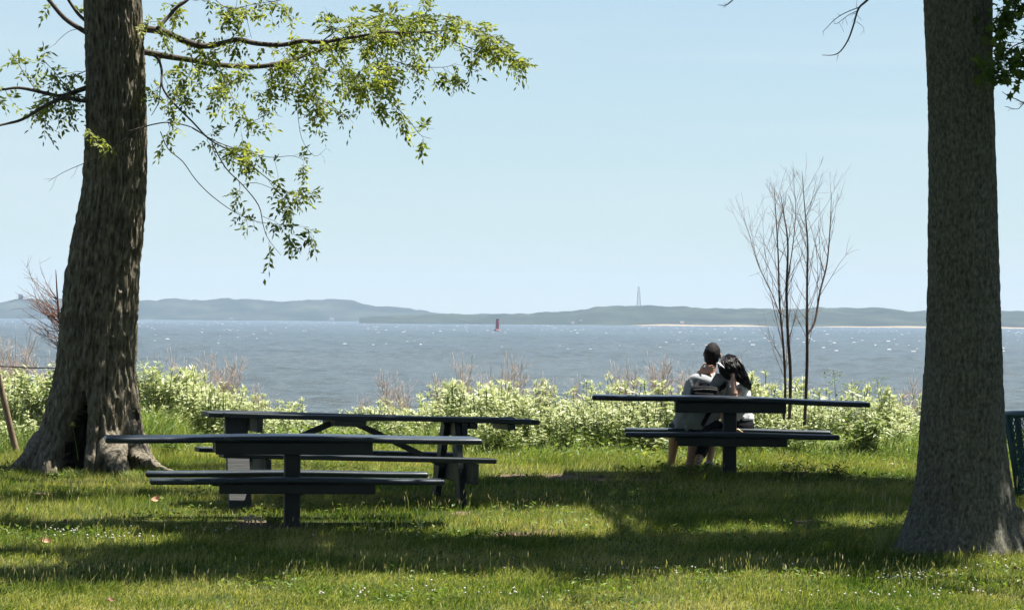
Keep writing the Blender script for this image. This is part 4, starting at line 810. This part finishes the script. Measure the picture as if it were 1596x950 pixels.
dry_leaf(72, 850, .09, M['fallen'], 'flat tan leaf on the grass near the left edge', .1)
dry_leaf(172, 941, .06, M['fallen_red'], 'dark reddish leaf at the bottom of the lawn, left part', .8)
dry_leaf(1582, 893, .07, M['fallen_red'], 'red brown leaf on the grass below the right tree', 2.0)
c = W(392, 817, dgr(392, 817)); t = thing('mushroom_cluster', 'cluster of pale mushroom caps in the grass left of the near table post', 'mushrooms', (c.x, c.y, gz(c.x, c.y)))
for (dx, dy, hh, rr) in ((-.055, .0, .05, .026), (-.005, .05, .062, .03), (.03, .02, .045, .026), (-.02, -.05, .035, .028), (.085, -.08, .03, .03)):
    nb = NB(); ellipsoid(nb, (dx, dy, hh), (rr, rr, rr*.55), None, 14, 8, fn=lambda V: np.where(V[:, 2:3] < 0, V*np.array([1, 1, .25]), V)); o = nb.obj('mushroom_cap', [M['mushroom']], t); nb = NB(); tube(nb, [(dx, dy, -.02), (dx, dy, hh)], [.009, .007], 7); nb.obj('mushroom_stem', [M['mushroom']], t)
def stone(x_, y_, s, label):
    d_ = dgr(x_, y_); c = W(x_, y_, d_); nb = NB(); ellipsoid(nb, (0, 0, 0), s, None, 16, 10, fn=lambda V: V*(1+.35*(vnoise(V*2.2+x_, 8)-.5))[:, None]); o = nb.obj('stone', [M['stone']]); o.location = (c.x, d_, gz(c.x, d_)+s[2]*.5); tag(o, label, 'stone', 'pale stones lying in the grass')
stone(1390, 726, (.045, .03, .018), 'small flat pale stone in the grass left of the right tree')
stone(160, 733, (.05, .04, .03), 'rounded pinkish stone at the foot of the hollow tree')

# ------------------------------------------------------------------ mesh litter basket at the right edge
d_ = 34.9; c = W(1634, 770, d_); t = thing('litter_basket', 'green metal mesh litter basket half hidden by the right tree', 'litter basket', (c.x, d_, gz(c.x, d_))); hh = W(1590, 645, d_).z-t.location.z
R0, R1 = .3, .425; nb = NB(); nd = 74; z0, z1 = .05, hh-.01
for s in (-1, 1):
    for j in range(nd):
        a0 = 2*math.pi*j/nd; p = []
        for q in range(9): f = q/8; a = a0+s*f*.9; r_ = R0+(R1-R0)*f; p.append((r_*math.cos(a), r_*math.sin(a), z0+(z1-z0)*f))
        tube(nb, p, [.0042, .0042], 3, 1, False)
nb.obj('mesh_wall', [M['green_steel']], t)
nb = NB(); a = np.linspace(0, 2*math.pi, 41); tube(nb, [(R1*math.cos(q), R1*math.sin(q), hh) for q in a], [.024, .024], 8, 1, False); nb.obj('rim', [M['green_steel']], t)
nb = NB(); tube(nb, [(R0*math.cos(q), R0*math.sin(q), .05) for q in a], [.02, .02], 8, 1, False); nb.obj('base_ring', [M['green_steel']], t)
for q in (2.2, 3.5, 4.45, 5.6, .3, 1.3): nb = NB(); tube(nb, [((R0+.01)*math.cos(q), (R0+.01)*math.sin(q), .0), ((R1+.005)*math.cos(q), (R1+.005)*math.sin(q), hh)], [.024, .024], 4, 1, True, flat=(1.3, .4)); nb.obj('stave', [M['green_steel']], t)

# ------------------------------------------------------------------ buoy and far things
d_ = 1500.; c = W(775, 521.5, d_); s = d_/F; t = thing('buoy', 'red channel buoy floating in the bay', 'buoy', (c.x, d_, WATER), None, (0, math.radians(1.5), 0))
def lathe(name, prof, mat_, par, seg=20, off=(0, 0, 0)):
    nb = NB(); th = np.linspace(0, 2*math.pi, seg, endpoint=False); V = np.array([[r*math.cos(a)+off[0], r*math.sin(a)+off[1], z+off[2]] for r, z in prof for a in th]); k = len(prof); i = np.arange(k-1)[:, None]*seg; j = np.arange(seg)[None]
    nb.add(V, None, np.stack([i+j, i+(j+1) % seg, i+seg+(j+1) % seg, i+seg+j], -1).reshape(-1, 4)); return nb.obj(name, [mat_], par, False)
hb = 19.5*s; wb = 5.5*s
lathe('float', [(0, -.5), (wb*.9, -.5), (wb, .1*s), (wb, 1.6*s), (wb*.85, 2.6*s), (wb*.35, 3.0*s), (0, 3.0*s)], M['buoy_red'], t)
for q in range(4): a = q*math.pi/2+.6; nb = NB(); tube(nb, [(math.cos(a)*wb*.6, math.sin(a)*wb*.6, 2.6*s), (math.cos(a)*wb*.45, math.sin(a)*wb*.45, hb*.9)], [.35*s, .3*s], 6); nb.obj('leg', [M['buoy_red']], t)
lathe('radar_panel', [(0, hb*.2), (2.7*s, hb*.2), (2.9*s, hb*.3), (2.9*s, hb*.82), (2.2*s, hb*.86), (0, hb*.86)], M['buoy_red'], t, 8)
lathe('lantern', [(0, hb*.86), (1.6*s, hb*.86), (1.6*s, hb*.9), (2.9*s, hb*.92), (2.9*s, hb*.99), (0, hb)], M['buoy_dark'], t, 12)
d_ = 3190.; c = W(995.5, 478, d_); zt = W(995.5, 446, d_).z; t = thing('radio_mast', 'thin lattice radio mast on the wooded far shore', 'mast', (c.x, d_, c.z-4)); H_ = zt-c.z+4; bw = 1.9
for sx in (-1, 1):
    for sy in (-1, 1): nb = NB(); tube(nb, [(sx*bw, sy*bw, 0), (sx*.6, sy*.6, H_)], [.2, .16], 4); nb.obj('leg', [M['mast']], t)
nb = NB()
for k in range(9):
    z0 = H_*k/9; z1 = H_*(k+1)/9; b0 = bw+(.6-bw)*k/9; b1 = bw+(.6-bw)*(k+1)/9
    for sy in (-1, 1): tube(nb, [(-b0, sy*b0, z0), (b1, sy*b1, z1)], [.1, .1], 3); tube(nb, [(b0, sy*b0, z0), (-b1, sy*b1, z1)], [.1, .1], 3); tube(nb, [(-b1, sy*b1, z1), (b1, sy*b1, z1)], [.1, .1], 3)
tag(nb.obj('lattice', [M['mast']], t), kind='stuff')
d_ = 4400.; c = W(32.5, 470, d_); t = thing('tower', 'blocky tower on the skyline of the far left hill', 'tower', (c.x, d_, c.z-3)); u_ = d_/F
boxobj('tower_body', (0, 0, 3), (7*u_, 7*u_, 9*u_+6), M['tower_block'], t, .4); boxobj('tower_top', (0, 0, 3+4.5*u_+3+1), (7.4*u_, 7.4*u_, 2.4*u_), M['tower_block'], t, .3)
lathe('dome', [(3.2*u_, 0), (2.8*u_, 1*u_), (1.6*u_, 1.7*u_), (0, 1.9*u_)], M['tower_block'], t, 14, (0, 0, 3+4.5*u_+4+1.1*u_))
def house(x_, y_, d_, wpx, hpx, label):
    c = W(x_, y_, d_); u_ = d_/F; w_, h_ = wpx*u_, hpx*u_; t = thing('far_house', label, 'house', (c.x, d_, c.z-.5), 'white houses along the far shore'); boxobj('wall', (0, 0, h_/2+.25), (w_, w_*.7, h_+.5), M['house_white'], t, .05)
    nb = NB(); z = h_+.5; a, b = w_*.54, w_*.4; nb.add([(-a, -b, z), (a, -b, z), (a, b, z), (-a, b, z), (-a, 0, z+h_*.5), (a, 0, z+h_*.5)], [[0, 4, 3], [1, 2, 5]], [[0, 1, 5, 4], [2, 3, 4, 5], [0, 3, 2, 1]]); nb.obj('roof', [M['house_roof']], t, smooth=False)
    for k in (-.25, .25): boxobj('window', (w_*k, -w_*.35-.02, h_*.55), (w_*.16, .08, h_*.3), M['lens'], t, 0)
for (x_, y_, d_, a, b, lb) in ((517, 499, 4140, 6, 2.6, 'leftmost white house at the foot of the far hills'), (583, 501, 4140, 9, 2.4, 'long white house on the far shore left of the buoy'), (893, 504.5, 2900, 5, 2.6, 'white house at the start of the far beach'), (1063, 503, 2925, 6, 2, 'pale house above the far beach left of the saplings'), (905, 501, 2950, 4, 2, 'small pale house in the trees above the beach start'), (360, 497, 4140, 4, 1.8, 'tiny white house under the far left hill')): house(x_, y_, d_, a, b, lb)
# ------------------------------------------------------------------ the couple
def crease(o, amp, sc, seed):
    me = o.data; n_ = len(me.vertices); co_ = np.empty(n_*3); me.vertices.foreach_get('co', co_); co_ = co_.reshape(-1, 3); no = np.empty(n_*3); me.vertex_normals.foreach_get('vector', no); no = no.reshape(-1, 3)
    r = 1-np.abs(2*vnoise(co_*np.array([sc*.8, sc, sc*1.3])+vnoise(co_*sc*.6, seed+1)[:, None]*2, seed)-1)
    me.vertices.foreach_set('co', (co_+no*((r-.6)*amp)[:, None]).ravel()); me.update()
def settle(root_, loc):
    loc = Vector(loc); root_.location = loc
    for ch in root_.children: ch.data.transform(Matrix.Translation(-loc))
def hand(nb, wrist, d, nrm, curl, side_thumb, sc=1.):
    d = unit(np.array(d, float)); nrm = np.array(nrm, float); s = unit(np.cross(d, nrm)); nrm = np.cross(s, d); w0 = np.array(list(wrist), float)
    kn = w0+d*.085*sc
    tube(nb, [w0-d*.02*sc, w0+d*.02*sc, w0+d*.055*sc, kn], [.026*sc, .032*sc, .039*sc, .037*sc], 12, 3, flat=(1, .42), up=nrm)
    for f, (off, ln, c) in enumerate(((.030, .072, .9), (.0105, .082, 1.0), (-.0095, .076, 1.05), (-.028, .06, 1.15))):
        p = [kn-d*.012*sc+s*off*sc]; dv = unit(d+s*off*2.2); seg_ = (.46, .31, .23)
        for k_, q in enumerate(seg_):
            a = curl*c*(.5 if k_ == 0 else .75); dv = unit(dv*math.cos(a)-nrm*math.sin(a)); p.append(p[-1]+dv*ln*q*sc)
        tube(nb, p, [.0098*sc, .0088*sc, .0068*sc], 8, 3)
    p0 = w0+d*.022*sc+s*side_thumb*.028*sc; dv = unit(d*.62+s*side_thumb*.75-nrm*.25); p1 = p0+dv*.034*sc; dv = unit(dv*.8+d*.45-nrm*.3); p2 = p1+dv*.028*sc; p3 = p2+unit(dv+d*.2-nrm*.25)*.022*sc
    tube(nb, [p0, p1, p2, p3], [.0135*sc, .0115*sc, .0105*sc, .008*sc], 8, 3)
def head(nb, c, rot, sc=1.):
    R3 = rot.to_3x3(); c = Vector(c)
    def at(x, y, z): return c+R3 @ Vector((x*sc, y*sc, z*sc))
    ellipsoid(nb, at(0, -.008, .022), (.074*sc, .094*sc, .088*sc), rot, 22, 14); ellipsoid(nb, at(0, .03, -.045), (.056*sc, .06*sc, .068*sc), rot, 18, 12)
    ellipsoid(nb, at(0, .078, -.075), (.024*sc, .02*sc, .02*sc), rot, 10, 8)                       # chin
    tube(nb, [at(0, .086, .02), at(0, .1, -.012), at(0, .108, -.026)], [.009*sc, .012*sc, .015*sc], 8, 3)   # nose
    ellipsoid(nb, at(0, .09, -.052), (.022*sc, .008*sc, .008*sc), rot, 10, 6)                       # lips
    ellipsoid(nb, at(0, .078, .024), (.05*sc, .013*sc, .011*sc), rot, 10, 6)                        # brow
    for s in (-1, 1):
        ellipsoid(nb, at(s*.084, .0, -.004), (.009*sc, .019*sc, .032*sc), rot @ Matrix.Rotation(-s*.35, 4, 'Z'), 10, 8); ellipsoid(nb, at(s*.08, -.005, .008), (.012*sc, .02*sc, .018*sc), rot, 10, 8)
    return at
def eyes(at, parent):
    for s in (-1, 1):
        nb = NB(); ellipsoid(nb, at(s*.031, .078, .006), (.0125, .0125, .0125), None, 10, 8); nb.obj('eye', [M['white_plastic']], parent)
FWD = (0, 1, 0)
# ---- man
man = thing('person', 'man with short dark hair in a grey tee and black shorts, seated facing the water', 'person')
nb = NB(); hc = W(1110, 552.5, 37.45); hr = Matrix.Rotation(math.radians(7), 4, 'Y') @ Matrix.Rotation(math.radians(-8), 4, 'Z')
at = head(nb, hc, hr)
tube(nb, [W(1105, 590, 37.38), W(1107, 580, 37.40), at(0, -.012, -.05)], [.068, .058, .056], 16, 3, flat=(1, .95), up=FWD)
tube(nb, [W(1086, 668, 37.40), W(1086, 652, 37.40), W(1091, 630, 37.38), W(1098, 610, 37.36), W(1103, 596, 37.36), W(1106, 586, 37.39)], [.17, .185, .165, .185, .17, .09], 24, 3, flat=(1, .64), up=FWD)
shL, shR = W(1080, 599, 37.37), W(1131, 600, 37.41)
tube(nb, [W(1098, 595, 37.37), shL], [.08, .062], 12); tube(nb, [W(1110, 595, 37.38), shR], [.08, .062], 12)
elL, wrL = W(1076, 634, 37.50), W(1094, 652, 37.72); elR, wrR = W(1128, 634, 37.58), W(1116, 654, 37.78)
tube(nb, [shL, (shL+elL)/2, elL, elL+(wrL-elL)*.35, wrL], [.058, .05, .042, .043, .027], 12, 4); tube(nb, [shR, (shR+elR)/2, elR, elR+(wrR-elR)*.35, wrR], [.058, .05, .042, .043, .027], 12, 4)
hand(nb, wrL, (.35, .9, -.1), (0, .1, 1), .35, 1); hand(nb, wrR, (-.3, .9, -.1), (0, .1, 1), .35, -1)
knL, anL = W(1053, 668, 37.82), W(1046, 724, 37.86); knR, anR = W(1086, 670, 37.80), W(1073, 731, 37.56)
for hp, kn, an in ((W(1068, 663, 37.42), knL, anL), (W(1096, 663, 37.42), knR, anR)):
    tube(nb, [hp, (hp+kn)/2, kn], [.094, .082, .058], 14, 4); tube(nb, [kn, kn+(an-kn)*.3+Vector((0, -.015, 0)), kn+(an-kn)*.65, an], [.056, .06, .045, .034], 12, 4)
    tube(nb, [an+Vector((0, -.035, -.03)), an+Vector((0, .03, -.035)), an+Vector((0, .14, -.05))], [.034, .04, .024], 10, 3, flat=(1, .8))
remesh(nb, 'body', [M['skin']], .0062, man, 3); eyes(at, man)
nb = NB()
def haircap(V):
    V = V*(1+.05*(vnoise(V*9, 5)-.4)+.04*(vnoise(V*26, 6)-.5))[:, None]; f = V[:, 1] > np.where(V[:, 2] > .4, .7, .1+.2*np.clip(V[:, 2]+.3, 0, 1)); V[f] *= .88; e_ = (np.abs(V[:, 0]) > .6) & (V[:, 2] < .05); V[e_, 0] *= .9; return V
ellipsoid(nb, at(0, -.016, -.004), (.085, .101, .128), hr, 48, 34, fn=haircap); nb.obj('hair', [M['hair_brown']], man)
nb = NB(); tube(nb, [W(1086, 669, 37.39), W(1086, 652, 37.39), W(1091, 630, 37.37), W(1098, 612, 37.35), W(1103, 597, 37.355), W(1106, 588, 37.385)], [.222, .228, .2, .205, .192, .095], 28, 4, flat=(1, .62), up=FWD)
tube(nb, [W(1100, 596, 37.365), shL, shL+(elL-shL)*.75], [.1, .078, .07], 14, 4); tube(nb, [W(1110, 596, 37.37), shR, shR+(elR-shR)*.75], [.1, .078, .07], 14, 4)
o = remesh(nb, 'shirt', [M['tee_grey']], .011, man, 5); crease(o, .026, 8, 3)
nb = NB(); tube(nb, [W(1088, 675, 37.40), W(1088, 664, 37.40), W(1087, 655, 37.40)], [.235, .235, .2], 20, 2, flat=(1, .62), up=FWD)
for hp, kn in ((W(1068, 665, 37.42), knL), (W(1096, 665, 37.42), knR)): tube(nb, [hp, (hp+kn)/2, kn+(kn-hp)*-.08], [.115, .105, .088], 14, 3)
o = remesh(nb, 'shorts', [M['cloth_black']], .011, man, 4); crease(o, .012, 10, 9)
def shoe(an, dx, parent, sk=True):
    nb = NB(); a = Vector(an); tube(nb, [a+Vector((0, -.05, -.03)), a+Vector((0, .0, -.03)), a+Vector((dx*.05, .09, -.05)), a+Vector((dx*.11, .19, -.06))], [.042, .05, .045, .028], 12, 4, flat=(.95, .85)); nb.obj('shoe', [M['shoe']], parent)
    if not sk: return
    nb = NB(); tube(nb, [a+Vector((0, 0, .02)), a+Vector((0, 0, -.01))], [.043, .046], 12, 1); nb.obj('sock', [M['tee_white']], parent)
shoe(anL, -.2, man, False); shoe(anR, -.2, man, False)
settle(man, W(1086, 669, 37.42))
# ---- woman
wom = thing('person', 'woman with long black hair in a white tee, leaning her head on the man\'s shoulder', 'person')
nb = NB(); hc = W(1136, 571, 37.40); hr = Matrix.Rotation(math.radians(-34), 4, 'Y') @ Matrix.Rotation(math.radians(14), 4, 'Z')
at = head(nb, hc, hr, .95)
tube(nb, [W(1144, 596, 37.43), W(1142, 588, 37.42), at(0, -.012, -.055)], [.056, .048, .047], 14, 3)
tube(nb, [W(1150, 668, 37.43), W(1149, 655, 37.43), W(1148, 640, 37.42), W(1147, 618, 37.41), W(1145, 602, 37.42), W(1144, 593, 37.43)], [.15, .155, .122, .14, .13, .07], 22, 3, flat=(1, .68), up=FWD)
sR, sL = W(1161, 600, 37.42), W(1128, 597, 37.48); eR, wR = W(1145, 618, 37.17), W(1142, 582, 37.19); eL, wL = W(1100, 590, 37.70), W(1091, 579.5, 37.335)
tube(nb, [W(1150, 598, 37.42), sR], [.065, .05], 12); tube(nb, [W(1138, 598, 37.43), sL], [.065, .05], 12)
tube(nb, [sR, (sR+eR)/2, eR, eR+(wR-eR)*.3, wR], [.047, .043, .037, .036, .024], 12, 4); tube(nb, [sL, (sL+eL)/2, eL, eL+(wL-eL)*.35, wL], [.047, .042, .035, .036, .024], 12, 4)
hand(nb, wR, (-.5, .75, .42), (.3, .6, -.6), .3, 1, .92)
hand(nb, wL, (.96, -.1, .26), (.1, 1, .1), .22, 1, 1.0)
kR, aR = W(1113, 674, 37.86), W(1105, 722, 37.74); kL, aL = W(1103, 676, 37.80), W(1083, 733, 37.52)
for hp, kn, an in ((W(1157, 664, 37.45), kR, aR), (W(1142, 664, 37.45), kL, aL)):
    tube(nb, [hp, (hp+kn)/2, kn], [.088, .074, .052], 14, 4); tube(nb, [kn, kn+(an-kn)*.3+Vector((0, -.012, 0)), kn+(an-kn)*.65, an], [.05, .053, .04, .03], 12, 4)
    tube(nb, [an+Vector((0, -.03, -.03)), an+Vector((0, .03, -.03)), an+Vector((-.02, .12, -.045))], [.03, .035, .022], 10, 3, flat=(1, .8))
remesh(nb, 'body', [M['skin_fair']], .006, wom, 3); eyes(at, wom)
nb = NB(); tube(nb, [W(1150, 656, 37.43), W(1149, 648, 37.43), W(1148, 636, 37.42), W(1147, 618, 37.41), W(1146, 603, 37.42), W(1144, 595, 37.43)], [.163, .16, .143, .152, .142, .075], 24, 4, flat=(1, .68), up=FWD)
tube(nb, [W(1150, 600, 37.42), sR, sR+(eR-sR)*.5], [.078, .066, .064], 14, 4); tube(nb, [W(1138, 600, 37.43), sL, sL+(eL-sL)*.45], [.075, .062, .056], 14, 4)
o = remesh(nb, 'shirt', [M['tee_white']], .01, wom, 4); crease(o, .013, 11, 13)
nb = NB(); tube(nb, [W(1150, 675, 37.43), W(1150, 662, 37.43), W(1149, 651, 37.43)], [.168, .168, .142], 20, 2, flat=(1, .75), up=FWD)
for hp, kn, an, f in ((W(1157, 664, 37.45), kR, aR, .33), (W(1142, 664, 37.45), kL, aL, .6)): tube(nb, [hp, (hp+kn)/2, kn, kn+(an-kn)*f*.6+Vector((0, -.01, 0)), kn+(an-kn)*f], [.1, .085, .066, .062, .055], 14, 4)
o = remesh(nb, 'capri_trousers', [M['cloth_black']], .01, wom, 4); crease(o, .008, 12, 19)
shoe(aR, -.3, wom); shoe(aL, -.3, wom)
# hair: a scalp cap and many locks blown down to the right
nb = NB(); ellipsoid(nb, at(0, -.018, .026), (.084*.97, .1*.95, .096*.97), hr, 30, 20, fn=lambda V: np.where((V[:, 1:2] > .45) & (V[:, 2:3] < .5), V*.86, V))
Lp = [(1127, 558), (1121, 566), (1122, 577), (1131, 588), (1146, 590), (1158, 597)]; Rp = [(1136, 553), (1148, 557), (1158, 570), (1165, 588), (1169, 600), (1169, 607)]
dz = [37.36, 37.275, 37.235, 37.22, 37.25, 37.29]
for j in range(950):
    u_ = rng.random(); q = []
    for k_ in range(6):
        jx, jy = rng.normal(0, 1.0), rng.normal(0, 1.0); bul = math.sin(math.pi*u_)*.035*(1 if 0 < k_ < 5 else .3)
        q.append(W(Lp[k_][0]*(1-u_)+Rp[k_][0]*u_+jx, Lp[k_][1]*(1-u_)+Rp[k_][1]*u_+jy-(1-u_)*(k_ == 5)*rng.uniform(-3, 5), dz[k_]-bul+rng.normal(0, .014)+(.05 if k_ > 2 else 0)*rng.random()))
    tube(nb, q[:rng.integers(4, 7)] if j % 4 == 0 else q, [.003, .004, .0036, .003, .001], 4, 4)
nb.obj('hair', [M['hair_black']], wom)
nb = NB(); tube(nb, [W(1119.5, 565, 37.215), W(1124, 569, 37.195), W(1129.5, 573.5, 37.19)], [.012, .017, .011], 8, 3, flat=(1, .5)); tube(nb, [W(1117, 566, 37.23), W(1123, 566.5, 37.2)], [.007, .008], 7); nb.obj('hair_clip', [M['white_plastic']], wom)
nb = NB(); ax = unit(np.array(wL-eL)); tube(nb, [np.array(wL)-ax*.05, np.array(wL)-ax*.012], [.031, .029], 14, 1); nb.obj('wrist_band', [M['cloth_black']], wom)
settle(wom, W(1150, 669, 37.43))
# ---- bag on the man's back
bag = thing('shoulder_bag', 'black bag slung across the back of the man in grey', 'bag')
bc = W(1098, 615.5, 37.14); br = Matrix.Rotation(math.radians(3), 4, 'Y')
def bagshape(V):
    V = V.copy(); t_ = V[:, 2]/.09; V[:, 0] *= 1-.08*np.clip(t_, 0, 1); V[:, 1] *= 1-.22*np.clip(t_, 0, 1); V[:, 2] += .012*np.cos(V[:, 0]*9); return V
nb = NB(); rbox(nb, bc, (.285, .12, .165), .035, 4, br, 0, 8, bagshape); o = nb.obj('bag_body', [M['bag']], bag); crease(o, .006, 16, 23)
nb = NB(); rbox(nb, bc+Vector((-.01, -.066, -.02)), (.2, .03, .09), .014, 3, br); nb.obj('front_pocket', [M['bag']], bag)
nb = NB(); tube(nb, [bc+Vector((-.12, -.052, .052)), bc+Vector((0, -.062, .06)), bc+Vector((.12, -.052, .052))], [.006, .006], 6, 4); nb.obj('zip', [M['bag_grey']], bag)
for pts in ([bc+Vector((-.1, .0, .07)), W(1087, 598, 37.22), W(1090, 591, 37.26), W(1096, 587, 37.33), W(1098, 588, 37.45)], [bc+Vector((.12, .0, .05)), W(1122, 606, 37.2), W(1130, 600, 37.25), W(1133, 594, 37.36), W(1133, 594, 37.46)], [bc+Vector((.13, .0, -.05)), W(1118, 628, 37.2), W(1104, 645, 37.235), W(1094, 662, 37.25), W(1080, 668, 37.3)]):
    nb = NB(); tube(nb, pts, [.021, .021], 8, 5, flat=(1, .25), up=FWD); nb.obj('strap', [M['bag']], bag)
nb = NB(); tube(nb, [bc+Vector((-.045, -.01, .085)), bc+Vector((-.03, -.02, .118)), bc+Vector((.03, -.02, .118)), bc+Vector((.045, -.01, .085))], [.009, .009], 7, 5); nb.obj('handle', [M['bag']], bag)
for q in ((1125.5, 609), (1129.5, 609.5), (1128, 613.5)): nb = NB(); rbox(nb, W(q[0], q[1], 37.155), (.012, .012, .014), .002, 1); nb.obj('buckle', [M['brass']], bag)
settle(bag, bc)
# ---- sunglasses on the table, purse on the bench
c = W(987, 620, 36.55); sg = thing('sunglasses', 'dark sunglasses lying on the couple\'s table near its left end', 'sunglasses')
for s in (-1, 1):
    nb = NB(); ellipsoid(nb, c+Vector((s*.032, 0, .012)), (.027, .006, .02), None, 14, 8); nb.obj('lens', [M['lens']], sg)
    nb = NB(); tube(nb, [c+Vector((s*.06, 0, .024)), c+Vector((s*.064, .07, .018)), c+Vector((s*.05, .13, .0))], [.0035, .003], 5, 3); nb.obj('temple', [M['lens']], sg)
nb = NB(); tube(nb, [c+Vector((-.06, 0, .026)), c+Vector((0, 0, .022)), c+Vector((.06, 0, .026))], [.004, .004], 5, 3); nb.obj('frame', [M['lens']], sg)
settle(sg, c)
c = W(1153, 674, 37.28); pu = thing('small_pouch', 'small tan pouch with a pale shiny strap on the bench behind the woman', 'pouch')
nb = NB(); rbox(nb, c+Vector((-.03, 0, .02)), (.06, .05, .045), .014, 3); nb.obj('pouch_body', [M['fallen']], pu)
nb = NB(); tube(nb, [c+Vector((-.025, -.03, .04)), c+Vector((0, -.035, .022)), c+Vector((.04, -.035, -.004))], [.007, .007], 6, 3); nb.obj('pouch_strap', [M['brass']], pu)
settle(pu, c)
settle(treeL, (W(140, 728, LT_D).x, LT_D, gz(W(140, 728, LT_D).x, LT_D))); settle(treeR, (W(1500, 855, RT_D).x, RT_D, gz(W(1500, 855, RT_D).x, RT_D)))
for o in list(C.objects):
    if o.type == 'EMPTY' and o.location.length < 1e-6 and o.children:
        b_ = [Vector(v) for ch in o.children for v in ch.bound_box]; lo = min(v.z for v in b_); settle(o, (sum(v.x for v in b_)/len(b_), sum(v.y for v in b_)/len(b_), lo))
# ------------------------------------------------------------------ haze over the bay
hz = boxobj('haze', (0, 2350, (WATER-4.5+60)/2), (5200, 5500, 60-WATER+4.5), None, None, 0); hz.data.materials.clear()
m, n, out = newmat('haze_air'); v = n.nodes.new('ShaderNodeVolumePrincipled'); v.inputs['Color'].default_value = (.52, .68, .91, 1); v.inputs['Density'].default_value = 0.00011; n.links.new(v.outputs[0], out.inputs['Volume'])
hz.data.materials.append(m); tag(hz, 'thin pale sea haze filling the air over the bay', 'haze', kind='stuff')
